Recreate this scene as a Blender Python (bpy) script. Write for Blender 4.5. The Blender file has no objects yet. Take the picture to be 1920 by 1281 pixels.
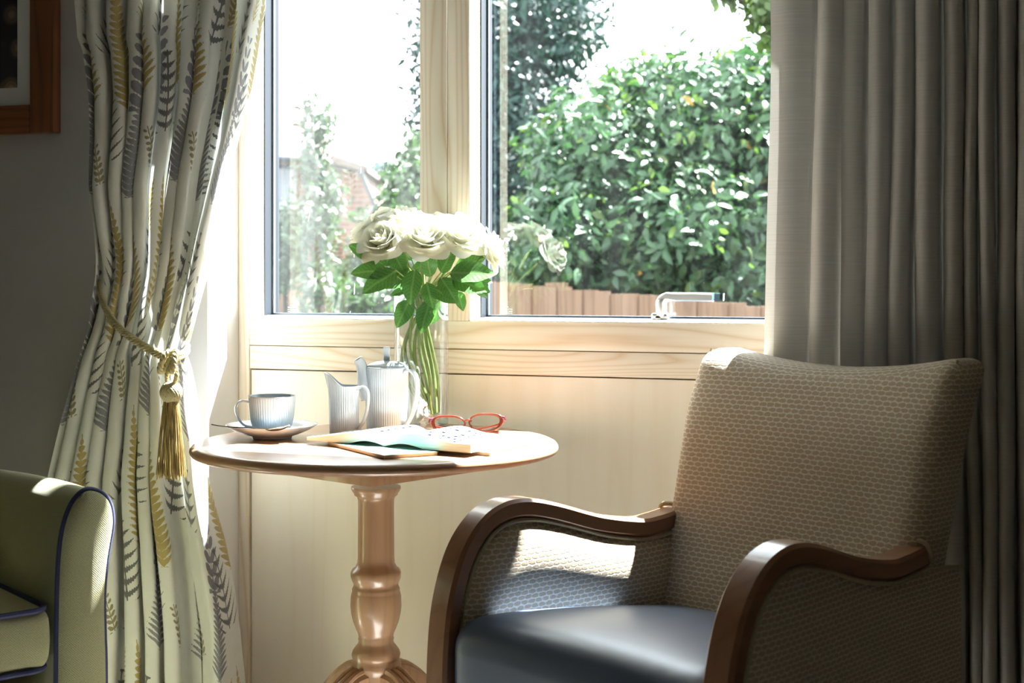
import bpy, bmesh, math, random
import numpy as np
from mathutils import Vector, Matrix, Euler

scene = bpy.context.scene
COL = scene.collection
random.seed(7)
RNG = np.random.default_rng(11)
PI = math.pi

# ---------------------------------------------------------------- camera / world / light / exposure
F = 2667.0                       # focal length in pixels of the 1920x1281 frame
HOR = 517.0                      # row of the horizon
CAMZ = 1.0
TH = math.radians(18.9)
ST, CT = math.sin(TH), math.cos(TH)

cam_d = bpy.data.cameras.new('camera')
cam = bpy.data.objects.new('camera', cam_d)
COL.objects.link(cam)
cam.location = (0, 0, CAMZ)
cam.rotation_euler = (PI / 2, 0, TH)
cam_d.sensor_width = 36.0
cam_d.lens = F / 1920.0 * 36.0
cam_d.shift_y = -(640.5 - HOR) / 1920.0
cam_d.clip_start = 0.05
cam_d.clip_end = 300
cam_d.dof.use_dof = True
cam_d.dof.focus_distance = 2.55
cam_d.dof.aperture_fstop = 6.3
scene.camera = cam

world = bpy.data.worlds.new('world')
scene.world = world
world.use_nodes = True
wn = world.node_tree.nodes
wl = world.node_tree.links
wn.clear()
w_out = wn.new('ShaderNodeOutputWorld')
w_bg = wn.new('ShaderNodeBackground')
w_tc = wn.new('ShaderNodeTexCoord')
w_no = wn.new('ShaderNodeTexNoise')
w_no.inputs['Scale'].default_value = 3.0
w_no.inputs['Detail'].default_value = 5.0
w_rp = wn.new('ShaderNodeValToRGB')
w_rp.color_ramp.elements[0].position = 0.3
w_rp.color_ramp.elements[0].color = (0.72, 0.86, 1.0, 1)
w_rp.color_ramp.elements[1].position = 0.6
w_rp.color_ramp.elements[1].color = (1.0, 1.0, 1.0, 1)
wl.new(w_tc.outputs['Generated'], w_no.inputs['Vector'])
wl.new(w_no.outputs['Fac'], w_rp.inputs['Fac'])
wl.new(w_rp.outputs['Color'], w_bg.inputs['Color'])
w_bg.inputs['Strength'].default_value = 6.0
wl.new(w_bg.outputs['Background'], w_out.inputs['Surface'])

SUN_AZ, SUN_EL = math.radians(28.3), math.radians(56)
SUN_D = Vector((-math.sin(SUN_AZ) * math.cos(SUN_EL), -math.cos(SUN_AZ) * math.cos(SUN_EL), -math.sin(SUN_EL)))
sun_d = bpy.data.lights.new('sun', 'SUN')
sun_d.energy = 75.0
sun_d.angle = math.radians(0.6)
sun_d.color = (1.0, 0.99, 0.975)
sun = bpy.data.objects.new('sun', sun_d)
COL.objects.link(sun)
sun.rotation_euler = SUN_D.to_track_quat('-Z', 'Y').to_euler()
sun.location = (3, 8, 9)

scene.view_settings.view_transform = 'Standard'
scene.view_settings.look = 'None'
scene.view_settings.gamma = 1.0
scene.view_settings.use_curve_mapping = False
scene.view_settings.exposure = 0.5
scene.cycles.use_denoising = True
scene.cycles.max_bounces = 10
scene.cycles.diffuse_bounces = 6
scene.cycles.glossy_bounces = 4
scene.cycles.transmission_bounces = 8
scene.cycles.transparent_max_bounces = 24
scene.cycles.sample_clamp_indirect = 12.0
scene.cycles.caustics_reflective = False
scene.cycles.caustics_refractive = False


# ---------------------------------------------------------------- pixel helpers (frame 1920x1281)
def cw(X, Z, z):
    return Vector((X * CT - Z * ST, X * ST + Z * CT, z))


def P(px, py, Z):
    return cw((px - 960) / F * Z, Z, CAMZ - (py - HOR) / F * Z)


def PW(px, py, Y):
    a = (px - 960) / F
    return P(px, py, Y / (ST * a + CT))


def PH(px, py, z):
    return P(px, py, (CAMZ - z) * F / (py - HOR))


def wx(px, Y):
    return PW(px, HOR, Y).x


CAM_R = Vector((CT, ST, 0))       # camera right
CAM_F = Vector((-ST, CT, 0))      # camera forward
UP = Vector((0, 0, 1))


def cdir(r, u, t):
    """direction from camera right, up, towards-camera amounts"""
    return (CAM_R * r + UP * u - CAM_F * t).normalized()


# ---------------------------------------------------------------- node helpers
class E:
    """tiny expression wrapper that builds math nodes"""
    def __init__(self, nt, sock):
        self.nt, self.s = nt, sock

    def _m(self, op, *others, clamp=False):
        n = self.nt.nodes.new('ShaderNodeMath')
        n.operation = op
        n.use_clamp = clamp
        for i, v in enumerate((self,) + others):
            if isinstance(v, E):
                self.nt.links.new(v.s, n.inputs[i])
            else:
                n.inputs[i].default_value = v
        return E(self.nt, n.outputs[0])

    def __add__(self, o): return self._m('ADD', o)
    def __sub__(self, o): return self._m('SUBTRACT', o)
    def __mul__(self, o): return self._m('MULTIPLY', o)
    def __truediv__(self, o): return self._m('DIVIDE', o)
    def __neg__(self): return self._m('MULTIPLY', -1.0)
    def rsub(self, c): return (-self) + c
    def lt(self, o): return self._m('LESS_THAN', o)
    def gt(self, o): return self._m('GREATER_THAN', o)
    def abs(self): return self._m('ABSOLUTE')
    def frac(self): return self._m('FRACT')
    def floor(self): return self._m('FLOOR')
    def sin(self): return self._m('SINE')
    def sqrt(self): return self._m('SQRT')
    def pow(self, e): return self._m('POWER', e)
    def max(self, o): return self._m('MAXIMUM', o)
    def min(self, o): return self._m('MINIMUM', o)
    def clamp(self): return self._m('ADD', 0.0, clamp=True)


def new_mat(name):
    m = bpy.data.materials.new(name)
    m.use_nodes = True
    nt = m.node_tree
    b = nt.nodes['Principled BSDF']
    return m, nt, b


def lin(r, g, b):
    f = lambda c: (c / 255 / 12.92) if c / 255 <= 0.04045 else ((c / 255 + 0.055) / 1.055) ** 2.4
    return (f(r), f(g), f(b), 1.0)


def mixc(nt, fac, a, b, blend='MIX'):
    n = nt.nodes.new('ShaderNodeMix')
    n.data_type = 'RGBA'
    n.blend_type = blend
    for sock, v in ((n.inputs[0], fac), (n.inputs[6], a), (n.inputs[7], b)):
        if isinstance(v, E):
            nt.links.new(v.s, sock)
        elif isinstance(v, bpy.types.NodeSocket):
            nt.links.new(v, sock)
        else:
            sock.default_value = v
    return n.outputs[2]


def noise(nt, vec, scale, detail=3.0, rough=0.5, dist=0.0):
    n = nt.nodes.new('ShaderNodeTexNoise')
    n.inputs['Scale'].default_value = scale
    n.inputs['Detail'].default_value = detail
    n.inputs['Roughness'].default_value = rough
    n.inputs['Distortion'].default_value = dist
    if vec is not None:
        nt.links.new(vec, n.inputs['Vector'])
    return E(nt, n.outputs['Fac'])


def coords(nt, kind='Object', scale=(1, 1, 1), loc=(0, 0, 0)):
    tc = nt.nodes.new('ShaderNodeTexCoord')
    mp = nt.nodes.new('ShaderNodeMapping')
    mp.inputs['Scale'].default_value = scale
    mp.inputs['Location'].default_value = loc
    nt.links.new(tc.outputs[kind], mp.inputs['Vector'])
    return mp.outputs['Vector']


def sep(nt, vec):
    n = nt.nodes.new('ShaderNodeSeparateXYZ')
    nt.links.new(vec, n.inputs[0])
    return [E(nt, n.outputs[i]) for i in range(3)]


def bump(nt, b, h, strength=0.3, dist=0.001):
    n = nt.nodes.new('ShaderNodeBump')
    n.inputs['Strength'].default_value = strength
    n.inputs['Distance'].default_value = dist
    nt.links.new(h.s if isinstance(h, E) else h, n.inputs['Height'])
    nt.links.new(n.outputs['Normal'], b.inputs['Normal'])


def plain(name, col, rough=0.5, metal=0.0, spec=0.5, coat=0.0, vary=0.0, vscale=20.0):
    m, nt, b = new_mat(name)
    b.inputs['Base Color'].default_value = col
    if vary:
        n = noise(nt, coords(nt), vscale, 4)
        dark = tuple(c * (1 - vary) for c in col[:3]) + (1,)
        light = tuple(min(1, c * (1 + vary)) for c in col[:3]) + (1,)
        nt.links.new(mixc(nt, n, dark, light), b.inputs['Base Color'])
    b.inputs['Roughness'].default_value = rough
    b.inputs['Metallic'].default_value = metal
    b.inputs['Specular IOR Level'].default_value = spec
    b.inputs['Coat Weight'].default_value = coat
    return m


def wood(name, axis, base, dark, rings=55.0, warp=1.6, rough=0.5, fine=0.35, coat=0.0, contrast=1.0):
    """grain runs along axis 0/1/2 of the object"""
    m, nt, b = new_mat(name)
    oi = nt.nodes.new('ShaderNodeObjectInfo')
    tc = nt.nodes.new('ShaderNodeTexCoord')
    add = nt.nodes.new('ShaderNodeVectorMath')
    add.operation = 'ADD'
    cx = nt.nodes.new('ShaderNodeCombineXYZ')
    r = E(nt, oi.outputs['Random']) * 7.3
    for i in range(3):
        nt.links.new(r.s, cx.inputs[i])
    nt.links.new(tc.outputs['Object'], add.inputs[0])
    nt.links.new(cx.outputs[0], add.inputs[1])
    mp = nt.nodes.new('ShaderNodeMapping')
    sc = [1.0, 1.0, 1.0]
    sc[axis] = 0.09
    mp.inputs['Scale'].default_value = sc
    nt.links.new(add.outputs[0], mp.inputs['Vector'])
    low = noise(nt, mp.outputs['Vector'], 6.0, 2.0)
    x, y, z = sep(nt, tc.outputs['Object'])
    across = {0: z + y * 0.6, 1: x + z * 0.6, 2: x + y * 0.6}[axis]
    ph = across * rings + low * (rings * warp * 0.16)
    ring = (ph.frac() - 0.5).abs() * 2.0
    ring = ring.pow(2.6)
    sc2 = [260.0, 260.0, 260.0]
    sc2[axis] = 9.0
    mp2 = nt.nodes.new('ShaderNodeMapping')
    mp2.inputs['Scale'].default_value = sc2
    nt.links.new(add.outputs[0], mp2.inputs['Vector'])
    fn = noise(nt, mp2.outputs['Vector'], 1.0, 2.0)
    big = noise(nt, mp.outputs['Vector'], 3.0, 1.0)
    f = (ring * 0.75 * contrast + (fn - 0.5) * fine + (big - 0.5) * 0.5).clamp()
    nt.links.new(mixc(nt, f, base, dark), b.inputs['Base Color'])
    b.inputs['Roughness'].default_value = rough
    b.inputs['Coat Weight'].default_value = coat
    b.inputs['Coat Roughness'].default_value = 0.15
    bump(nt, b, fn, 0.08, 0.0006)
    return m


# ---------------------------------------------------------------- mesh helpers
class MB:
    def __init__(self):
        self.v, self.f, self.uv = [], [], None

    def add(self, verts, faces):
        o = len(self.v)
        self.v.extend([tuple(p) for p in verts])
        self.f.extend([tuple(i + o for i in f) for f in faces])
        return self

    def box(self, a, b):
        x0, y0, z0 = a
        x1, y1, z1 = b
        v = [(x0, y0, z0), (x1, y0, z0), (x1, y1, z0), (x0, y1, z0), (x0, y0, z1), (x1, y0, z1), (x1, y1, z1), (x0, y1, z1)]
        return self.add(v, [(0, 3, 2, 1), (4, 5, 6, 7), (0, 1, 5, 4), (1, 2, 6, 5), (2, 3, 7, 6), (3, 0, 4, 7)])

    def lathe(self, prof, n=48, c=(0, 0, 0), rib=None, closed=True):
        """prof: list of (r, z); rib(phi, j) -> radius factor"""
        V, Fc = [], []
        for j, (r, z) in enumerate(prof):
            for i in range(n):
                p = 2 * PI * i / n
                k = rib(p, j) if rib else 1.0
                V.append((c[0] + r * k * math.cos(p), c[1] + r * k * math.sin(p), c[2] + z))
        for j in range(len(prof) - 1):
            for i in range(n):
                a = j * n + i
                b2 = j * n + (i + 1) % n
                Fc.append((a, b2, b2 + n, a + n))
        if closed:
            if prof[0][0] > 1e-6:
                Fc.append(tuple(reversed(range(n))))
            if prof[-1][0] > 1e-6:
                Fc.append(tuple(range((len(prof) - 1) * n, len(prof) * n)))
        return self.add(V, Fc)

    def tube(self, pts, rad, n=8, cap=True, up=None, sx=1.0, sy=1.0):
        """rad: number or list; sx, sy stretch the section along the two frame axes"""
        pts = [Vector(p) for p in pts]
        N = len(pts)
        if not isinstance(rad, (list, tuple)):
            rad = [rad] * N
        V, Fc = [], []
        ref = Vector(up) if up is not None else None
        prev = None
        for i, p in enumerate(pts):
            t = (pts[min(i + 1, N - 1)] - pts[max(i - 1, 0)]).normalized()
            if ref is not None:
                s = t.cross(ref).normalized()
            elif prev is None:
                q = Vector((0, 0, 1)) if abs(t.z) < 0.9 else Vector((1, 0, 0))
                s = t.cross(q).normalized()
            else:
                s = (prev - t * prev.dot(t)).normalized()
            prev = s
            u = s.cross(t)
            for k in range(n):
                a = 2 * PI * k / n
                V.append(p + s * (math.cos(a) * rad[i] * sx) + u * (math.sin(a) * rad[i] * sy))
        for i in range(N - 1):
            for k in range(n):
                a = i * n + k
                b2 = i * n + (k + 1) % n
                Fc.append((a, b2, b2 + n, a + n))
        if cap:
            Fc.append(tuple(reversed(range(n))))
            Fc.append(tuple(range((N - 1) * n, N * n)))
        return self.add(V, Fc)

    def strip(self, pts, widths, thick, side):
        """rectangular section bar (rounded a little) along pts; side = section width axis"""
        pts = [Vector(p) for p in pts]
        side = Vector(side).normalized()
        N = len(pts)
        V, Fc = [], []
        for i, p in enumerate(pts):
            t = (pts[min(i + 1, N - 1)] - pts[max(i - 1, 0)]).normalized()
            nrm = side.cross(t).normalized()
            w, h = widths[i] / 2, thick[i] / 2
            c = min(w, h) * 0.35
            for (a, b2) in ((-w + c, -h), (w - c, -h), (w, -h + c), (w, h - c), (w - c, h), (-w + c, h), (-w, h - c), (-w, -h + c)):
                V.append(p + side * a + nrm * b2)
        n = 8
        for i in range(N - 1):
            for k in range(n):
                a = i * n + k
                b2 = i * n + (k + 1) % n
                Fc.append((a, b2, b2 + n, a + n))
        Fc.append(tuple(reversed(range(n))))
        Fc.append(tuple(range((N - 1) * n, N * n)))
        return self.add(V, Fc)

    def grid(self, fn, nu, nv):
        V = [fn(i / nu, j / nv) for j in range(nv + 1) for i in range(nu + 1)]
        Fc = []
        for j in range(nv):
            for i in range(nu):
                a = j * (nu + 1) + i
                Fc.append((a, a + 1, a + nu + 2, a + nu + 1))
        return self.add(V, Fc)

    def map(self, fn):
        self.v = [tuple(fn(Vector(p))) for p in self.v]
        return self


def rbox(sx, sy, sz, r, n=6, c=(0, 0, 0)):
    """rounded box made of six grids; sizes are full extents"""
    hx, hy, hz = sx / 2, sy / 2, sz / 2
    r = min(r, hx, hy, hz)
    mb = MB()

    def samples(h):
        k = max(3, int(n))
        out = [-h + r * (1 - math.cos(PI / 2 * i / 4)) for i in range(5)]
        mid = [(-h + r) + (2 * (h - r)) * i / k for i in range(1, k)]
        return out + mid + [-q for q in reversed(out)]
    S = (samples(hx), samples(hy), samples(hz))
    H = (hx, hy, hz)
    for ax in range(3):
        for sg in (-1, 1):
            a, b2 = (ax + 1) % 3, (ax + 2) % 3
            A, B = S[a], S[b2]
            V, Fc = [], []
            for q in B:
                for p in A:
                    pt = [0, 0, 0]
                    pt[ax] = sg * H[ax]
                    pt[a], pt[b2] = p, q
                    inner = [max(-H[i] + r, min(H[i] - r, pt[i])) for i in range(3)]
                    d = Vector([pt[i] - inner[i] for i in range(3)])
                    if d.length > 1e-9:
                        d = d.normalized() * r
                    V.append((inner[0] + d.x + c[0], inner[1] + d.y + c[1], inner[2] + d.z + c[2]))
            na = len(A)
            for j in range(len(B) - 1):
                for i in range(na - 1):
                    k = j * na + i
                    q = (k, k + 1, k + na + 1, k + na)
                    Fc.append(q if sg > 0 else tuple(reversed(q)))
            mb.add(V, Fc)
    return mb


def off_of(parent):
    o = Vector((0, 0, 0))
    while parent is not None:
        o += parent.location
        parent = parent.parent
    return o


def link(name, me, mat, parent=None):
    ob = bpy.data.objects.new(name, me)
    COL.objects.link(ob)
    if mat is not None and not me.materials:
        me.materials.append(mat)
    if parent is not None:
        ob.parent = parent
    return ob


def obj(name, mb, mat, parent=None, smooth=True, local=False, uv=None, merge=1e-5, bevel=0.0, angle=40, sub=0):
    """one mesh object. Vertices are world positions unless local; uv: 'box' gives metre UVs"""
    vs = [Vector(p) for p in mb.v]
    if parent is not None:
        org = Vector((0, 0, 0)) if local else off_of(parent)
        loc = Vector((0, 0, 0))
    elif local:
        org = loc = Vector((0, 0, 0))
    else:
        lo = Vector([min(p[i] for p in vs) for i in range(3)])
        hi = Vector([max(p[i] for p in vs) for i in range(3)])
        org = loc = Vector(((lo.x + hi.x) / 2, (lo.y + hi.y) / 2, lo.z))
    me = bpy.data.meshes.new(name)
    me.from_pydata([tuple(p - org) for p in vs], [], mb.f)
    if mb.uv is not None:
        lay = me.uv_layers.new(name='uv')
        for lp in me.loops:
            lay.data[lp.index].uv = mb.uv[lp.vertex_index]
    bm = bmesh.new()
    bm.from_mesh(me)
    if merge and mb.uv is None:
        bmesh.ops.remove_doubles(bm, verts=bm.verts, dist=merge)
    if bevel:
        es = [e for e in bm.edges if len(e.link_faces) == 2 and e.calc_face_angle(0) > 0.6]
        bmesh.ops.bevel(bm, geom=es, offset=bevel, segments=2, profile=0.5, affect='EDGES')
    if mb.uv is None:
        bmesh.ops.recalc_face_normals(bm, faces=bm.faces)
    bm.to_mesh(me)
    bm.free()
    if uv == 'box':
        lay = me.uv_layers.new(name='uv')
        for poly in me.polygons:
            n = poly.normal
            ax = max(range(3), key=lambda i: abs(n[i]))
            for li in poly.loop_indices:
                p = me.vertices[me.loops[li].vertex_index].co
                lay.data[li].uv = {0: (p.y, p.z), 1: (p.x, p.z), 2: (p.x, p.y)}[ax]
    if smooth:
        me.polygons.foreach_set('use_smooth', [True] * len(me.polygons))
        try:
            me.set_sharp_from_angle(angle=math.radians(angle))
        except Exception:
            pass
    me.update()
    ob = link(name, me, mat, parent)
    ob.location = loc
    if sub:
        md = ob.modifiers.new('subdivision', 'SUBSURF')
        md.levels = md.render_levels = sub
    return ob


def tag(o, label, cat, group=None, kind=None):
    o['label'] = label
    o['category'] = cat
    if group:
        o['group'] = group
    if kind:
        o['kind'] = kind
    return o


def thing(name, loc, label, cat, group=None, rz=0.0):
    e = bpy.data.objects.new(name, None)
    e.empty_display_size = 0.05
    COL.objects.link(e)
    e.location = loc
    e.rotation_euler = (0, 0, rz)
    return tag(e, label, cat, group)


def structure(o, label=None):
    o['kind'] = 'structure'
    if label:
        o['label'] = label
    return o


def smoothstep(a, b, x):
    t = max(0.0, min(1.0, (x - a) / (b - a)))
    return t * t * (3 - 2 * t)


def interp(tab, x):
    if x <= tab[0][0]:
        return tab[0][1]
    for (x0, y0), (x1, y1) in zip(tab, tab[1:]):
        if x <= x1:
            return y0 + (y1 - y0) * (x - x0) / (x1 - x0)
    return tab[-1][1]


def spline(pts, n):
    """Catmull-Rom through pts (tuples), n samples per span"""
    pts = [Vector(p) for p in pts]
    out = []
    for i in range(len(pts) - 1):
        p0 = pts[max(i - 1, 0)]
        p1, p2 = pts[i], pts[i + 1]
        p3 = pts[min(i + 2, len(pts) - 1)]
        for k in range(n):
            t = k / n
            out.append(0.5 * ((2 * p1) + (p2 - p0) * t + (2 * p0 - 5 * p1 + 4 * p2 - p3) * t * t + (3 * p1 - p0 - 3 * p2 + p3) * t ** 3))
    out.append(pts[-1])
    return out


# ---------------------------------------------------------------- materials
PINE_B, PINE_D = lin(226, 217, 202), lin(206, 182, 150)
M_pine_v = wood('pine_upright', 2, PINE_B, PINE_D, rings=52, warp=2.4)
M_pine_h = wood('pine_level', 0, PINE_B, PINE_D, rings=46, warp=3.0)
M_panel = wood('pine_panel', 2, lin(231, 224, 211), lin(218, 202, 176), rings=11, warp=4.2, fine=0.22, contrast=0.32)
M_beech = wood('table_beech', 2, lin(172, 136, 104), lin(138, 104, 76), rings=40, warp=1.5, rough=0.32, coat=0.5, contrast=0.5)
M_beech_top = wood('table_top_beech', 0, lin(164, 124, 96), lin(126, 90, 66), rings=30, warp=1.5, rough=0.33, coat=0.45, contrast=0.5)
M_armwood = wood('chair_arm_wood', 1, lin(142, 98, 68), lin(108, 70, 46), rings=30, warp=1.4, rough=0.33, coat=0.5, contrast=0.45)
M_oak = wood('picture_oak', 2, lin(120, 72, 40), lin(82, 46, 24), rings=60, warp=1.2, rough=0.5)
M_wall = plain('painted_wall', lin(170, 167, 166), 0.9, vary=0.03)  # same paint as the reveal, its shade put into the darker colour
M_wall_dark = plain('unseen_dark_wall', lin(104, 95, 88), 0.9, vary=0.03)  # darker colour given to the unseen walls to cut bounced light
M_wall_lit = plain('wall_paint_lit', lin(228, 228, 230), 0.85)  # lit copy of the wall paint; the stronger light is in the colour
M_ceiling = plain('ceiling_paint', lin(225, 222, 215), 0.9)
M_carpet = plain('carpet', lin(224, 221, 216), 0.95, vary=0.15, vscale=300)
M_gap = plain('shadow_gap', lin(70, 50, 32), 0.9)
M_alu = plain('dark_aluminium', lin(22, 30, 42), 0.5)
M_spacer = plain('silver_spacer', lin(110, 122, 134), 0.4, metal=0.4)
M_chrome = plain('chrome', (0.86, 0.88, 0.90, 1), 0.34, metal=1.0)
M_steel = plain('spoon_steel', (0.72, 0.74, 0.76, 1), 0.16, metal=1.0)
M_china = plain('white_china', lin(196, 206, 214), 0.14, spec=0.55, coat=0.3)
M_mat_card = plain('picture_mount', lin(205, 206, 208), 0.9)
M_gold_cord = plain('gold_cord', lin(186, 176, 136), 0.5, vary=0.25, vscale=250)
M_gold_fringe = plain('gold_fringe', lin(180, 150, 88), 0.42, vary=0.3, vscale=160)
m, nt, b = new_mat('gold_fringe_threads')
_n = noise(nt, coords(nt, 'Object', (420, 420, 12)), 1.0, 2)
nt.links.new(mixc(nt, ((_n - 0.35) * 3.0).clamp(), lin(96, 74, 34), lin(214, 190, 128)), b.inputs['Base Color'])
b.inputs['Roughness'].default_value = 0.42
M_gold_fringe = m
M_navy = plain('navy_piping', lin(54, 58, 92), 0.8, vary=0.35, vscale=500)
M_leather = plain('slate_leather', lin(74, 88, 112), 0.38, spec=1.0, vary=0.05, vscale=400)
M_foot = plain('dark_glide', lin(30, 28, 26), 0.6)


def mat_weave(name, ca, cb, bw=0.0145, bh=0.0076, bstr=0.5):
    m, nt, b = new_mat(name)
    tc = nt.nodes.new('ShaderNodeTexCoord')
    nz = nt.nodes.new('ShaderNodeTexNoise')
    nz.inputs['Scale'].default_value = 160
    nz.inputs['Detail'].default_value = 2
    nt.links.new(tc.outputs['UV'], nz.inputs['Vector'])
    sub = nt.nodes.new('ShaderNodeVectorMath')
    sub.operation = 'MULTIPLY_ADD'
    nt.links.new(nz.outputs['Color'], sub.inputs[0])
    sub.inputs[1].default_value = (0.0065, 0.0036, 0)
    nt.links.new(tc.outputs['UV'], sub.inputs[2])
    u, v, _ = sep(nt, sub.outputs[0])
    row = (v / bh).floor()
    odd = (row * 0.5).frac() * 2.0
    fu = ((u / bw) + odd * 0.5).frac() - 0.5
    fv = (v / bh).frac() - 0.5
    # lens shaped pads with pale threads between them
    d = (fu * 2.05).abs().pow(2.6) + (fv * 2.3).abs().pow(2.0)
    pad = (d.rsub(1.15) * 2.2).clamp()
    thr = ((u * (2 * PI / 0.0016)).sin() * 0.5 + 0.5)
    thr2 = ((v * (2 * PI / 0.0019)).sin() * 0.5 + 0.5)
    grain = noise(nt, tc.outputs['UV'], 900, 2)
    f = (pad * 0.62 + (grain - 0.5) * 1.25 + (thr - 0.5) * 0.30 + 0.10).clamp()
    nt.links.new(mixc(nt, f, cb, ca), b.inputs['Base Color'])
    b.inputs['Roughness'].default_value = 0.82
    b.inputs['Sheen Weight'].default_value = 0.25
    bump(nt, b, pad * 0.6 + thr * 0.25 + grain * 0.4 + thr2 * 0.1, bstr, 0.0012)
    return m


M_weave = mat_weave('chair_basket_weave', lin(152, 120, 78), lin(212, 206, 188))
M_weave_pipe = plain('chair_piping', lin(170, 158, 128), 0.8, vary=0.3, vscale=260)


def mat_green():
    m, nt, b = new_mat('green_hopsack')
    tc = nt.nodes.new('ShaderNodeTexCoord')
    u, v, _ = sep(nt, tc.outputs['UV'])
    a = (u * (2 * PI / 0.0036)).sin()
    c = (v * (2 * PI / 0.0036)).sin()
    w = a * c
    n = noise(nt, tc.outputs['UV'], 500, 3)
    f = (w * 0.22 + n * 0.9).clamp()
    nt.links.new(mixc(nt, f, lin(134, 131, 88), lin(192, 189, 146)), b.inputs['Base Color'])
    b.inputs['Roughness'].default_value = 0.85
    b.inputs['Sheen Weight'].default_value = 0.2
    bump(nt, b, w + n * 0.8, 0.55, 0.0009)
    return m


M_green = mat_green()


def mat_plain_curtain():
    m, nt, b = new_mat('beige_curtain')
    v = coords(nt, 'UV', (8, 420, 1))
    n = noise(nt, v, 1.0, 3)
    nt.links.new(mixc(nt, n, lin(172, 168, 162), lin(202, 199, 194)), b.inputs['Base Color'])
    b.inputs['Roughness'].default_value = 0.55
    b.inputs['Specular IOR Level'].default_value = 0.35
    b.inputs['Sheen Weight'].default_value = 0.2
    bump(nt, b, n, 0.15, 0.0006)
    tr = nt.nodes.new('ShaderNodeBsdfTranslucent')
    tr.inputs['Color'].default_value = lin(170, 166, 158)
    mx = nt.nodes.new('ShaderNodeMixShader')
    mx.inputs[0].default_value = 0.07
    out = nt.nodes['Material Output']
    nt.links.new(b.outputs[0], mx.inputs[1])
    nt.links.new(tr.outputs[0], mx.inputs[2])
    nt.links.new(mx.outputs[0], out.inputs['Surface'])
    return m


M_beige = mat_plain_curtain()


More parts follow.
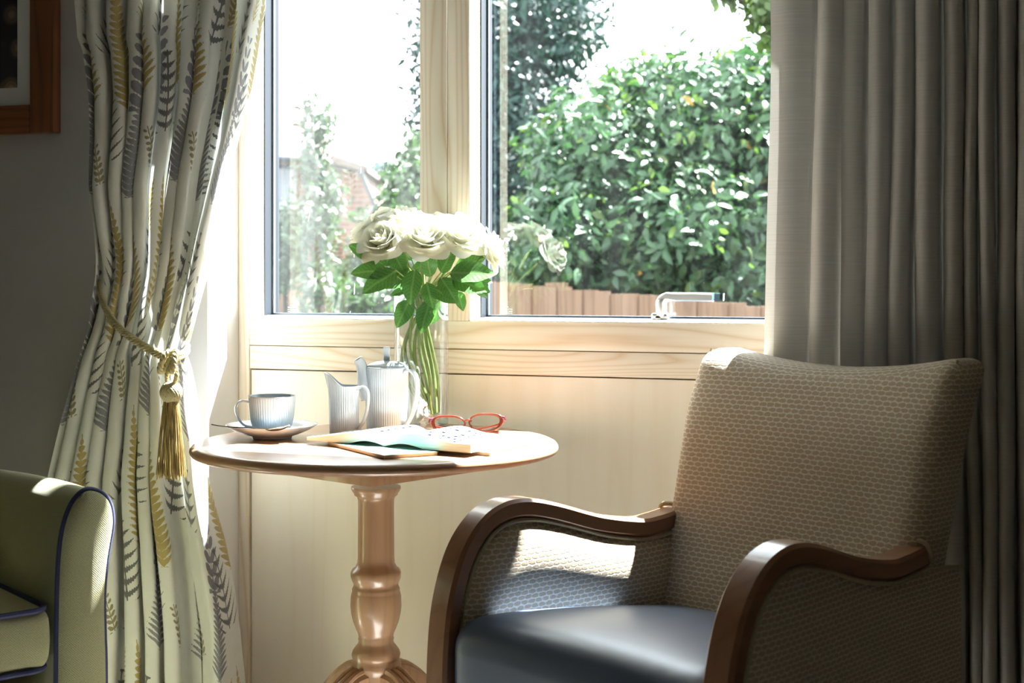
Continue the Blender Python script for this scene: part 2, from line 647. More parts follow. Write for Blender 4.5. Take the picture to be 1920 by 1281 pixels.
def mat_fern():
    """pale linen printed with ochre fronds, grey fronds, curling grey ferns and oak-like sprigs (UV in metres)"""
    m, nt, b = new_mat('fern_print_linen')
    TW, THt = 0.27, 0.47
    tc = nt.nodes.new('ShaderNodeTexCoord')
    nz = nt.nodes.new('ShaderNodeTexNoise')
    nz.inputs['Scale'].default_value = 60
    nz.inputs['Detail'].default_value = 2
    nt.links.new(tc.outputs['UV'], nz.inputs['Vector'])
    ad = nt.nodes.new('ShaderNodeVectorMath')
    ad.operation = 'MULTIPLY_ADD'
    nt.links.new(nz.outputs['Color'], ad.inputs[0])
    ad.inputs[1].default_value = (0.005, 0.005, 0)
    nt.links.new(tc.outputs['UV'], ad.inputs[2])
    U, V, _ = sep(nt, ad.outputs[0])
    wob = noise(nt, tc.outputs['UV'], 420, 2) - 0.5

    def cell(du, dv):
        uu = ((U + du) / TW).frac() * TW
        vv = ((V + dv) / THt).frac() * THt
        return uu, vv

    def local(du, dv, ang, base):
        uu, vv = cell(du, dv)
        x = uu - TW / 2
        y = vv - base
        ca, sa = math.cos(ang), math.sin(ang)
        return x * ca + y * sa, y * ca - x * sa    # across, along

    def frond(du, dv, ang, L, W, p, slant, duty):
        x, y = local(du, dv, ang, 0.05)
        ax = x.abs()
        t = y / L
        inside = t.gt(0.0) * t.lt(1.0)
        env = (t.rsub(1.0) * 1.15).clamp().pow(0.8) * (t * 6.0 + 0.25).clamp()
        edge = env * W
        ph = ((y - ax * slant) / p).frac() - 0.5
        tip = (ax / edge.max(0.001)).pow(2.0).rsub(1.0)
        blade = (ph.abs() * 2.0 + wob * 0.7).lt(tip * duty + 0.12)
        ser_ = ((ph * (2 * PI * 1.0) + ax * (2 * PI / 0.0045)).sin() * 0.10 + 0.95)
        leaf = blade * ax.lt(edge * ser_)
        stem = ax.lt(0.0014)
        return inside * leaf.max(stem)

    def curl(du, dv, ang, L, W, p):
        x, y = local(du, dv, ang, 0.05)
        ax = x.abs()
        t = y / L
        inside = t.gt(0.0) * t.lt(1.0)
        env = (t.rsub(1.05) * 1.3).clamp().pow(0.6)
        bend = ax.pow(2.0) * 6.0
        ph = ((y - ax * 0.25 - bend) / p).frac() - 0.5
        ser = ((ax * (2 * PI / 0.006)).sin() * 0.22 + 0.8)
        tip = (ax / (env * W).max(0.001)).rsub(1.0)
        arm = (ph.abs() * 2.0).lt((tip * 0.62 + 0.05) * ser) * ax.lt(env * W)
        stem = ax.lt(0.0022)
        return inside * arm.max(stem)

    def sprig(du, dv, ang, L, p, off, rx, rv):
        x, y = local(du, dv, ang, 0.05)
        ax = x.abs()
        t = y / L
        inside = t.gt(0.0) * t.lt(1.0)
        ph = ((y - ax * 0.5) / p).frac() - 0.5
        sc = t.rsub(1.35).min(1.0)
        lob = ((ax * 900.0).sin() * 0.10 + 1.0)
        d = ((ax - off) / rx).pow(2.0) + (ph / rv).pow(2.0)
        leaf = d.lt(sc * lob)
        stem = ax.lt(0.0013)
        return inside * leaf.max(stem)

    ochre = frond(0.0, 0.0, 0.14, 0.295, 0.042, 0.0150, 0.55, 0.86)
    ochre2 = frond(0.10, 0.31, -0.25, 0.120, 0.027, 0.0115, 0.8, 0.55)
    grey = frond(0.135, 0.19, -0.10, 0.21, 0.046, 0.0125, 0.5, 0.86)
    dark = curl(0.06, 0.10, 0.10, 0.165, 0.058, 0.024)
    dark2 = curl(0.20, 0.36, -0.22, 0.120, 0.045, 0.026)
    oak = sprig(0.115, 0.02, -0.12, 0.155, 0.026, 0.016, 0.0165, 0.46)
    small = sprig(0.225, 0.15, 0.35, 0.085, 0.0135, 0.0075, 0.0065, 0.36)
    lg = noise(nt, tc.outputs['UV'], 26, 3)
    linen = mixc(nt, lg, lin(203, 204, 199), lin(220, 221, 217))
    c_och = mixc(nt, lg, lin(138, 120, 62), lin(184, 164, 100))
    c_gry = mixc(nt, lg, lin(92, 92, 102), lin(134, 134, 144))
    c_drk = mixc(nt, lg, lin(66, 66, 70), lin(104, 104, 108))
    c = mixc(nt, grey * 0.9, linen, c_gry)
    c = mixc(nt, oak * 0.92, c, c_gry)
    c = mixc(nt, small * 0.9, c, mixc(nt, lg, lin(110, 100, 60), lin(140, 128, 86)))
    c = mixc(nt, ochre2 * 0.9, c, c_och)
    c = mixc(nt, dark2 * 0.92, c, c_drk)
    c = mixc(nt, ochre * 0.95, c, c_och)
    c = mixc(nt, dark * 0.93, c, c_drk)
    nt.links.new(c, b.inputs['Base Color'])
    b.inputs['Roughness'].default_value = 0.75
    b.inputs['Sheen Weight'].default_value = 0.15
    thr = noise(nt, coords(nt, 'UV', (500, 60, 1)), 1.0, 2)
    bump(nt, b, thr, 0.12, 0.0005)
    tr = nt.nodes.new('ShaderNodeBsdfTranslucent')
    nt.links.new(c, tr.inputs['Color'])
    mx = nt.nodes.new('ShaderNodeMixShader')
    mx.inputs[0].default_value = 0.16
    out = nt.nodes['Material Output']
    nt.links.new(b.outputs[0], mx.inputs[1])
    nt.links.new(tr.outputs[0], mx.inputs[2])
    nt.links.new(mx.outputs[0], out.inputs['Surface'])
    return m


M_fern = mat_fern()


def mat_thin_glass(name, refl=1.0, tint=(1, 1, 1, 1), ior=1.5, dirt_haze=0.0, rough=0.0):
    """clear sheet: transparent with Fresnel reflection, and optional dust or added haze that scatters sunlight"""
    m = bpy.data.materials.new(name)
    m.use_nodes = True
    nt = m.node_tree
    nt.nodes.clear()
    out = nt.nodes.new('ShaderNodeOutputMaterial')
    t = nt.nodes.new('ShaderNodeBsdfTransparent')
    t.inputs['Color'].default_value = tint
    g = nt.nodes.new('ShaderNodeBsdfGlossy')
    g.inputs['Roughness'].default_value = rough
    fr = nt.nodes.new('ShaderNodeLayerWeight')
    fr.inputs['Blend'].default_value = 0.5
    r0 = ((ior - 1) / (ior + 1)) ** 2
    f = ((E(nt, fr.outputs['Facing']).pow(5.0) * (1 - r0) + r0) * refl).clamp()
    mx = nt.nodes.new('ShaderNodeMixShader')
    nt.links.new(f.s, mx.inputs[0])
    nt.links.new(t.outputs[0], mx.inputs[1])
    nt.links.new(g.outputs[0], mx.inputs[2])
    last = mx
    if dirt_haze:
        tl = nt.nodes.new('ShaderNodeBsdfTranslucent')
        tl.inputs['Color'].default_value = (0.95, 0.97, 1.0, 1)
        n1 = noise(nt, coords(nt, 'Object', (7, 1, 1.3)), 2.2, 3)
        n2 = noise(nt, coords(nt, 'Object', (1, 1, 1)), 160, 1)
        specks = ((n2 - 0.68) * 9.0).clamp()
        streak = ((n1 - 0.33) * 1.6).clamp()
        d = (streak * dirt_haze + specks * (dirt_haze * 1.2)).clamp()
        m2 = nt.nodes.new('ShaderNodeMixShader')
        nt.links.new(d.s, m2.inputs[0])
        nt.links.new(mx.outputs[0], m2.inputs[1])
        nt.links.new(tl.outputs[0], m2.inputs[2])
        last = m2
    nt.links.new(last.outputs[0], out.inputs['Surface'])
    return m


M_pane_l = mat_thin_glass('window_glass_dusty', 0.8, (0.95, 0.98, 0.98, 1), 1.5, dirt_haze=0.017)
M_pane_r = mat_thin_glass('window_glass', 1.9, (0.95, 0.98, 0.98, 1), 1.5, dirt_haze=0.0035)
M_vase = mat_thin_glass('vase_glass', 2.4, (0.97, 0.985, 0.985, 1), 1.5, dirt_haze=0.004)  # haze added so the clear glass shows in sunlight, no real dust
M_vase_base = mat_thin_glass('vase_thick_glass', 1.6, (0.80, 0.88, 0.90, 1), 1.7)
M_lens = mat_thin_glass('spectacle_lens', 1.3, (0.97, 0.97, 0.96, 1), 1.5)
M_handle_clear = mat_thin_glass('clear_lever_tip', 2.2, (0.62, 0.74, 0.82, 1), 1.5)
M_mark = plain('etched_mark', (0.9, 0.92, 0.95, 1), 0.8)


def mat_leafy(name, col, col2, trans=0.35, rough=0.35, scale=6.0, veins=False, spec=0.5):
    m, nt, b = new_mat(name)
    n = noise(nt, coords(nt), scale, 3)
    f = ((n - 0.3) * 2.2).clamp()
    c = mixc(nt, f, col, col2)
    if veins:
        u, v, _ = sep(nt, coords(nt, 'UV'))
        side = ((v - u.abs() * 0.8) * 9.0).frac() - 0.5
        vn = side.abs().lt(0.05).max(u.abs().lt(0.03))
        c = mixc(nt, vn * 0.2, c, (0.45, 0.60, 0.30, 1))
        bump(nt, b, side.abs(), 0.25, 0.001)
    nt.links.new(c, b.inputs['Base Color'])
    b.inputs['Roughness'].default_value = rough
    b.inputs['Specular IOR Level'].default_value = spec
    tr = nt.nodes.new('ShaderNodeBsdfTranslucent')
    tcol = mixc(nt, 1.0, c, (1.0, 1.15, 0.68, 1), 'MULTIPLY')
    nt.links.new(tcol, tr.inputs['Color'])
    mx = nt.nodes.new('ShaderNodeMixShader')
    mx.inputs[0].default_value = trans
    out = nt.nodes['Material Output']
    nt.links.new(b.outputs[0], mx.inputs[1])
    nt.links.new(tr.outputs[0], mx.inputs[2])
    nt.links.new(mx.outputs[0], out.inputs['Surface'])
    return m


M_rose_leaf = mat_leafy('rose_leaf', (0.05, 0.16, 0.04, 1), (0.11, 0.27, 0.07, 1), 0.35, 0.4, 40, veins=True)
M_stem = mat_leafy('rose_stem', (0.16, 0.22, 0.06, 1), (0.26, 0.33, 0.10, 1), 0.1, 0.45, 60)
M_petal = mat_leafy('white_petal', (0.76, 0.75, 0.66, 1), (0.80, 0.80, 0.77, 1), 0.35, 0.6, 30, spec=0.2)
for _n in M_petal.node_tree.nodes:
    if _n.type == 'BSDF_TRANSLUCENT':
        for _l in list(_n.inputs['Color'].links):
            M_petal.node_tree.links.remove(_l)
        _n.inputs['Color'].default_value = (0.72, 0.72, 0.56, 1)
M_laurel = mat_leafy('laurel_leaf', (0.0194, 0.0505, 0.0249, 1), (0.0486, 0.0972, 0.0456, 1), 0.20, 0.33, 2.0, spec=0.3)
M_darkleaf = mat_leafy('dark_tree_leaf', (0.0107, 0.0308, 0.0279, 1), (0.0199, 0.0497, 0.0385, 1), 0.12, 0.33, 2.0, spec=0.25)
M_paleleaf = mat_leafy('pale_tree_leaf', (0.0209, 0.0383, 0.0179, 1), (0.0348, 0.0591, 0.0286, 1), 0.3, 0.45, 3.0)
M_bushleaf = mat_leafy('bush_leaf', (0.0194, 0.0487, 0.0125, 1), (0.0438, 0.0827, 0.0225, 1), 0.3, 0.4, 3.0)
M_limeleaf = mat_leafy('lime_leaf', (0.0418, 0.0783, 0.0161, 1), (0.0730, 0.1148, 0.0268, 1), 0.4, 0.4, 3.0)
M_yellowleaf = plain('yellow_leaf', (0.2898, 0.1642, 0.0193, 1), 0.5)
M_bark = plain('bark', (0.055, 0.042, 0.032, 1), 0.9, vary=0.4, vscale=12)
M_lawn = plain('lawn_grass', (0.0147, 0.0273, 0.0084, 1), 0.95, vary=0.4, vscale=4)
M_fence = wood('fence_timber', 2, (0.1459, 0.0833, 0.0509, 1), (0.0875, 0.0454, 0.0260, 1), rings=30, warp=1.5, rough=0.85)
M_tile_roof = plain('roof_tile', (0.0879, 0.0575, 0.0507, 1), 0.9, vary=0.25, vscale=3)
M_white_upvc = plain('white_window_frame', (0.2318, 0.2396, 0.2550, 1), 0.5)
M_house_glass = plain('house_window_glass', (0.03, 0.04, 0.05, 1), 0.08, spec=0.8)
M_barge = plain('dark_barge_board', (0.02, 0.022, 0.028, 1), 0.6)


def mat_brick():
    m, nt, b = new_mat('far_brick')
    v = coords(nt, 'Object', (1, 1, 1))
    x, y, z = sep(nt, v)
    cb = nt.nodes.new('ShaderNodeCombineXYZ')
    nt.links.new((x + y).s, cb.inputs[0])
    nt.links.new(z.s, cb.inputs[1])
    br = nt.nodes.new('ShaderNodeTexBrick')
    br.inputs['Scale'].default_value = 1.0
    br.inputs['Brick Width'].default_value = 0.225
    br.inputs['Row Height'].default_value = 0.075
    br.inputs['Mortar Size'].default_value = 0.006
    br.inputs['Color1'].default_value = (0.11, 0.045, 0.035, 1)
    br.inputs['Color2'].default_value = (0.15, 0.07, 0.05, 1)
    br.inputs['Mortar'].default_value = (0.16, 0.14, 0.12, 1)
    nt.links.new(cb.outputs[0], br.inputs['Vector'])
    nt.links.new(br.outputs['Color'], b.inputs['Base Color'])
    b.inputs['Roughness'].default_value = 0.9
    return m


M_brick = mat_brick()

# ================================================================= THE ROOM
Y_WOOD = 2.72       # room face of the timber window wall
Y_WALL = 2.60       # room face of the plastered wall
Y_GLASS = 2.84
XL0, XL1 = wx(447, Y_WOOD), wx(467, Y_WOOD)
XM0, XM1, XM2 = wx(788, Y_WOOD), wx(838, Y_WOOD), wx(879, Y_WOOD)
XR0 = -0.12         # right end of the right-hand sash (behind the curtain)
XR1 = -0.02
Z_RAIL, Z_RAIL2, Z_PAN = 0.907, 0.8495, 0.798
Z_HEAD = 2.34
ROOM_X0, ROOM_X1, ROOM_Y0, ROOM_H = -3.3, 2.3, -2.6, 2.75


def sbox(name, a, b, mat, parent=None, bevel=0.0, label=None):
    o = obj(name, MB().box(a, b), mat, parent, smooth=bool(bevel), bevel=bevel)
    if parent is None:
        structure(o, label)
    return o


sbox('floor', (ROOM_X0, ROOM_Y0, -0.1), (ROOM_X1, 3.0, 0.0), M_carpet)
sbox('ceiling', (ROOM_X0, ROOM_Y0, ROOM_H), (ROOM_X1, 3.0, ROOM_H + 0.1), M_ceiling)
sbox('wall_back', (ROOM_X0, ROOM_Y0 - 0.1, 0), (ROOM_X1, ROOM_Y0, ROOM_H), M_wall_dark)
sbox('wall_left', (ROOM_X0 - 0.1, ROOM_Y0, 0), (ROOM_X0, 3.0, ROOM_H), M_wall)
sbox('wall_right', (ROOM_X1, ROOM_Y0, 0), (ROOM_X1 + 0.1, 3.0, ROOM_H), M_wall_dark)
# plastered wall either side of and above the window; its return is the reveal, in a lit copy of the wall paint
wl_ = structure(obj('wall_window_left', MB().box((ROOM_X0, Y_WALL, 0), (XL0 - 0.004, 2.842, ROOM_H)), M_wall, smooth=False))
sbox('plaster_reveal', (XL0 - 0.004, Y_WALL - 0.001, 0), (XL0, Y_WOOD + 0.02, ROOM_H), M_wall_lit, wl_)
sbox('wall_window_right', (XR1, Y_WALL + 0.08, 0), (ROOM_X1, 2.98, ROOM_H), M_wall)
sbox('wall_window_above', (XL0, Y_WALL, 2.50), (XR1, 2.98, ROOM_H), M_wall)
sbox('wall_window_below', (XL0, Y_WOOD + 0.03, 0), (XR1, 2.98, Z_PAN), M_gap)

# timber window wall
sbox('trim_1', (XL0, Y_WOOD, 0), (XL1, Y_WOOD + 0.11, 2.50), M_pine_v, bevel=0.0015)
sbox('trim_2', (XM0, Y_WOOD, Z_RAIL), (XM1 - 0.0005, Y_WOOD + 0.16, Z_HEAD), M_pine_v, bevel=0.0015)
sbox('trim_3', (XM1 + 0.0005, Y_WOOD + 0.0015, Z_RAIL), (XM2, Y_WOOD + 0.062, Z_HEAD), M_pine_v, bevel=0.0015)
sbox('trim_4', (XL1 + 0.001, Y_WOOD, Z_RAIL2 + 0.0008), (XR0, Y_WOOD + 0.10, Z_RAIL), M_pine_h, bevel=0.0015)
sbox('trim_5', (XL1 + 0.001, Y_WOOD + 0.001, Z_PAN + 0.0015), (XR0, Y_WOOD + 0.10, Z_RAIL2 - 0.0008), M_pine_h, bevel=0.0015)
sbox('trim_6', (XL1, Y_WOOD, Z_HEAD), (XR0, Y_WOOD + 0.16, 2.50), M_pine_h, bevel=0.0015)
sbox('trim_7', (XR0, Y_WOOD, 0), (XR1, Y_WOOD + 0.16, 2.50), M_pine_v, bevel=0.0015)
sbox('trim_8', (XL1 + 0.003, Y_WOOD + 0.006, 0.0), (XR0, Y_WOOD + 0.029, Z_PAN - 0.0015), M_panel)


# unseen transom across both lights, added to block sun and shape its patches
sbox('trim_9', (XL1, Y_WOOD - 0.001, 1.83), (XR0, Y_WOOD + 0.10, 1.97), M_pine_h, bevel=0.0015)


def window(n, x0, x1, mat):
    """recessed lining, dark glazing frame, silver spacer and pane; x0..x1 is the clear opening at the room face"""
    root = bpy.data.objects.new('window_%d' % n, None)
    COL.objects.link(root)
    root.location = ((x0 + x1) / 2, Y_GLASS, Z_RAIL)
    structure(root)
    zb, zt = Z_RAIL, Z_HEAD
    ya, yb, yc = Y_WOOD + 0.002, Y_WOOD + 0.062, Y_GLASS + 0.012

    def ring(name, y0, y1, in0, in1, w, m, slope=0.0):
        """four separate bars round the opening; in0/in1: inset of the inner faces at y0 and y1"""
        mb = MB()
        for side in range(4):
            if side == 0:
                v = [(x0, y0, zb), (x0 + in0, y0, zb), (x0 + in1, y1, zb), (x0, y1, zb)]
                V = [(a, b2, c) for (a, b2, c) in v] + [(a, b2, zt) for (a, b2, c) in v]
            elif side == 1:
                v = [(x1, y0, zb), (x1 - in0, y0, zb), (x1 - in1, y1, zb), (x1, y1, zb)]
                V = [(a, b2, c) for (a, b2, c) in v] + [(a, b2, zt) for (a, b2, c) in v]
            elif side == 2:
                v = [(x0, y0, zb), (x0, y0, zb + in0 + slope * 0.2), (x0, y1, zb + in1 + slope), (x0, y1, zb)]
                V = [(a, b2, c) for (a, b2, c) in v] + [(x1, b2, c) for (a, b2, c) in v]
            else:
                v = [(x0, y0, zt), (x0, y0, zt - in0), (x0, y1, zt - in1), (x0, y1, zt)]
                V = [(a, b2, c) for (a, b2, c) in v] + [(x1, b2, c) for (a, b2, c) in v]
            mb.add(V, [(0, 1, 2, 3), (7, 6, 5, 4), (0, 4, 5, 1), (1, 5, 6, 2), (2, 6, 7, 3), (3, 7, 4, 0)])
        return obj(name, mb, m, root, smooth=False, merge=0)
    ring('timber_lining', ya, yb, 0.0015, 0.0025, 0.01, M_pine_v, slope=0.003)
    ring('glazing_frame', yb, Y_GLASS + 0.003, 0.0045, 0.0065, 0.01, M_alu, slope=0.002)
    mb = MB()
    q = 0.0075
    ys = Y_WOOD + 0.094
    mb.box((x0 + q - 0.002, ys, zb + q), (x0 + q + 0.0012, ys + 0.008, zt))
    mb.box((x0 + q, ys, zb + q - 0.002), (x1 - q, ys + 0.008, zb + q + 0.003))
    obj('silver_spacer', mb, M_spacer, root, smooth=False, merge=0)
    obj('pane', MB().box((x0 + 0.004, Y_GLASS, zb + 0.006), (x1 - 0.004, Y_GLASS + 0.0001, zt - 0.004)).map(lambda p: p), mat, root, smooth=False)
    # etched maker's mark in the lower corner of the pane: three tiny rows
    mk = MB()
    for r in range(4):
        for k in range(7 if r else 2):
            xx = x0 + 0.030 + (k if r else k + 2.5) * 0.0034 + 0.0008 * random.random()
            zz = zb + 0.026 - r * 0.0045
            mk.box((xx, Y_GLASS - 0.0008, zz), (xx + 0.0018, Y_GLASS - 0.0004, zz + 0.0016))
    mko = obj('etched_mark', mk, M_mark, root, smooth=False, merge=0)
    mko['kind'] = 'stuff'
    return root


win1 = window(1, XL1, XM0, M_pane_l)
win2 = window(2, XM2, XR0, M_pane_r)
# dried drips on the left-hand pane
for (a, b_, c, d) in ((578, 415, 583, 388), (664, 552, 665, 532), (655, 592, 657, 583), (676, 325, 677, 314)):
    p, q = PW(a, b_, Y_GLASS - 0.001), PW(c, d, Y_GLASS - 0.001)
    obj('dried_drip', MB().tube([p, (p + q) / 2, q], [0.0012, 0.0016, 0.0005], 6, sy=0.3), M_mark, win1)

# lever handle on the bottom of the right-hand sash
hb = PW(1238, 598, Y_GLASS - 0.035)
hroot = bpy.data.objects.new('sash_handle', None)
COL.objects.link(hroot)
hroot.parent = win2
hroot.location = hb - win2.location
hroot['label'] = 'chrome lever handle on the bottom bar of the window'
hy = Y_GLASS - 0.04


def hp(px, py, y=hy):
    return PW(px, py, y)


obj('rose_plate', rbox(0.036, 0.018, 0.02, 0.006, 3).map(lambda p: p + hp(1238, 596)), M_chrome, hroot)
neck = spline([hp(1240, 594), hp(1240, 580), hp(1240, 568), hp(1246, 559), hp(1260, 556)], 6)
obj('neck', MB().tube(neck, [0.0115 - 0.003 * smoothstep(0.5, 1, i / (len(neck) - 1)) for i in range(len(neck))], 12, sx=1.0, sy=1.0, up=(0, 1, 0)), M_chrome, hroot)
obj('lever', MB().strip([hp(1236, 562), hp(1250, 555), hp(1270, 557), hp(1300, 557), hp(1337, 558)], [0.02] * 5, [0.008, 0.015, 0.0175, 0.0175, 0.017], (0, 1, 0)), M_chrome, hroot)
obj('clear_tip', MB().strip([hp(1337.5, 556), hp(1357, 557)], [0.02, 0.02], [0.0165, 0.0155], (0, 1, 0)), M_handle_clear, hroot)
obj('screw', MB().lathe([(0.0, 0.0), (0.005, 0.0005), (0.0055, 0.003), (0.0, 0.004)], 14).map(lambda p: hp(1234, 597, hy - 0.009) + Vector((p.x, -p.z, p.y))), M_steel, hroot)

# ================================================================= LEFT CURTAIN
Y_CUR = 2.475
LEDGE = [(0, 158), (75, 161), (100, 170), (180, 179), (260, 180), (350, 174), (485, 184), (515, 184), (565, 177), (625, 170), (733, 143), (839, 117), (890, 104), (1000, 85), (1281, 50), (1650, 20)]
REDGE = [(0, 500), (95, 483), (175, 467), (240, 451), (310, 435), (400, 419), (480, 400), (540, 383), (635, 360), (662, 351), (690, 360), (733, 367), (775, 373), (823, 382), (897, 391), (961, 405), (1020, 420), (1110, 437), (1200, 452), (1281, 459), (1650, 480)]
NF = 8.0


def g_of(s):
    return s + 0.012 * math.sin(9.0 * s * PI + 1.0) * (1 - s) * 4 * s


def left_curtain(s, y):
    L, R = interp(LEDGE, y), interp(REDGE, y)
    flap0 = 0.80                         # the last stretch is one broad flap
    yt = 515 + (660 - 515) * s            # row of the tie at this place
    pinch = math.exp(-((y - yt) / 120.0) ** 2)
    below = smoothstep(yt, yt + 350, y)
    A = 0.034 * (1 - 0.70 * pinch) * (1 + 0.15 * below)
    if s < flap0:
        f = s / flap0
        ph = 2 * PI * NF * (f + 0.012 * math.sin(2 * PI * f * 2.3 + y * 0.0016) + 0.004 * math.sin(y * 0.006 + f * 11))
        dep = -A * math.cos(ph) * (0.8 + 0.3 * math.sin(5.1 * f + 0.8))
        dx = 0.010 * math.sin(2 * ph) * (1 - 0.5 * pinch)
        gs = f * 0.79
        k = smoothstep(0.93, 1.0, f)
        dep += k * 0.05 * (1 - 0.6 * pinch)
    else:
        f = (s - flap0) / (1 - flap0)
        gap = 0.07 * (1 - smoothstep(150, 520, y)) + 0.005
        open_ = 1 - 0.8 * pinch
        if f < 0.3:                       # the dark inward fold beside the flap
            t = f / 0.3
            gs = 0.79 + gap * t
            dep = open_ * (0.05 + 0.05 * math.sin(PI * t) - 0.012 * t)
        else:
            t = (f - 0.3) / 0.7
            gs = 0.79 + gap + (0.21 - gap) * t
            dep = open_ * (0.038 * (1 - smoothstep(0.0, 0.35, t)) - 0.030 * math.sin(PI * t)) + 0.07 * t * t * open_
        dx = 0.0
    px = L + (R - L) * gs
    if s >= flap0:
        p = PW(px, y, Y_CUR + dep)
        return Vector((p.x, p.y + 0.003 * math.sin(y * 0.021 + s * 23), PW(px, y, Y_CUR).z))
    p = PW(px, y, Y_CUR)
    dep += 0.004 * math.sin(y * 0.021 + s * 23) * (0.3 + pinch)
    return Vector((p.x + dx, p.y + dep, p.z))


ys = [-360 + (1640 + 360) * j / 230 for j in range(231)]
NS = 420
mb = MB()
uvs = []
flen = 1.75
for j, y in enumerate(ys):
    for i in range(NS + 1):
        s = i / NS
        p = left_curtain(s, y)
        if p.z < 0.012:
            p.z = 0.012
        mb.v.append(tuple(p))
        uvs.append((s * flen, p.z + 0.10 + 0.03 * math.sin(s * 9)))
for j in range(230):
    for i in range(NS):
        a = j * (NS + 1) + i
        mb.f.append((a, a + 1, a + NS + 2, a + NS + 1))
mb.uv = uvs
cur_l = obj('patterned_curtain', mb, M_fern, angle=180)
tag(cur_l, 'cream linen curtain printed with ochre and grey ferns, tied back', 'curtain')

# tie-back: twin twisted cords, knot, ball and fringe
tb_root = thing('tasselled_tieback', PW(185, 560, 2.52), 'gold rope tieback with knotted ball and long fringed tassel', 'tieback')


def rope(path, r, pitch, mat, parent, name, strands=3, n=6):
    mbr = MB()
    pts = [Vector(p) for p in path]
    L = [0.0]
    for a, b2 in zip(pts, pts[1:]):
        L.append(L[-1] + (b2 - a).length)
    prev = None
    frames = []
    for i, p in enumerate(pts):
        t = (pts[min(i + 1, len(pts) - 1)] - pts[max(i - 1, 0)]).normalized()
        if prev is None:
            q = Vector((0, 0, 1)) if abs(t.z) < 0.9 else Vector((1, 0, 0))
            s = t.cross(q).normalized()
        else:
            s = (prev - t * prev.dot(t)).normalized()
        prev = s
        frames.append((s, s.cross(t)))
    for k in range(strands):
        path2 = []
        for i, p in enumerate(pts):
            a = 2 * PI * (L[i] / pitch + k / strands)
            path2.append(p + frames[i][0] * (math.cos(a) * r * 0.60) + frames[i][1] * (math.sin(a) * r * 0.60))
        mbr.tube(path2, r * 0.50, n)
    return obj(name, mbr, mat, parent, merge=0)


for dy, dd in ((0, 0.0), (7.5, 0.002)):
    pth = [PW(181, 498 + dy, 2.53), PW(184, 520 + dy, 2.49), PW(190, 556 + dy, 2.435), PW(213, 600 + dy, 2.40 - dd), PW(248, 631 + dy, 2.385 - dd), PW(285, 654 + dy, 2.385 - dd), PW(318, 669 + dy, 2.39 - dd), PW(336, 664 + dy, 2.40), PW(350, 655 + dy, 2.44), PW(352, 648 + dy, 2.50)]
    rope(spline(pth, 24), 0.0048, 0.022, M_gold_cord, tb_root, 'cord')
YT = 2.375
kc = PW(323, 678, YT)
kp = [kc + Vector((0.014 * math.sin(t) + 0.004 * math.sin(2 * t), -0.010 + 0.010 * math.cos(2 * t), 0.019 * math.sin(2 * t + 0.6))) for t in [2 * PI * i / 90 for i in range(91)]]
rope(kp, 0.0058, 0.022, M_gold_cord, tb_root, 'knot')
for sx in (-1, 1):
    rope(spline([PW(324 + sx * 5, 688, YT - 0.006), PW(322 + sx * 9, 704, YT - 0.008), PW(321 + sx * 5, 722, YT - 0.006)], 16), 0.0042, 0.018, M_gold_cord, tb_root, 'hanging_cord')
bc = PW(321, 736, YT - 0.006)
ball = MB()
ball.lathe([(0.001, -0.017), (0.011, -0.0145), (0.017, -0.007), (0.0185, 0), (0.017, 0.007), (0.011, 0.0145), (0.001, 0.017)], 24, bc)
bo = obj('tassel_ball', ball, M_gold_cord, tb_root)
for k in range(7):
    ax = Euler((1.02, 0, k * 2 * PI / 7)).to_matrix()
    for d_ in (-0.0042, 0.0, 0.0042):
        rr = math.sqrt(0.0198 ** 2 - d_ ** 2)
        pts = [bc + ax @ Vector((rr * math.cos(a), rr * math.sin(a), d_)) for a in [2 * PI * i / 36 for i in range(37)]]
        obj('ball_strand', MB().tube(pts, 0.0021, 6, cap=False), M_gold_cord, bo)
fr = MB()
top = PW(321, 752, YT - 0.006)
for k in range(120):
    a = random.random() * 2 * PI
    rr = math.sqrt(random.random())
    x0, y0 = rr * math.cos(a), rr * math.sin(a)
    L = 0.150 + random.uniform(-0.006, 0.008)
    wv = random.uniform(-1, 1)
    pts = []
    for i in range(9):
        t = i / 8
        sp = 0.013 + 0.017 * t ** 0.8
        pts.append(top + Vector((x0 * sp + 0.0012 * math.sin(6 * t + wv * 3) * t, y0 * sp * 0.8 - 0.001, 0.006 - L * t)))
    fr.tube(pts, 0.0010, 5)
fo = obj('tassel_fringe', fr, M_gold_fringe, tb_root, merge=0)
fo['kind'] = 'stuff'

# ================================================================= RIGHT CURTAIN
Y_CR = 2.555
FOLDS = [(1445, 1528, 0.016, 0), (1528, 1580, 0.044, 1), (1580, 1626, 0.026, 1), (1626, 1672, 0.040, 1), (1672, 1716, 0.036, 1), (1716, 1767, 0.040, 1), (1767, 1809, 0.036, 1), (1809, 1835, 0.028, 1), (1835, 1868, 0.036, 1), (1868, 1905, 0.034, 1), (1905, 1950, 0.038, 1), (1950, 1995, 0.036, 1), (1995, 2050, 0.036, 1), (2050, 2120, 0.036, 1)]


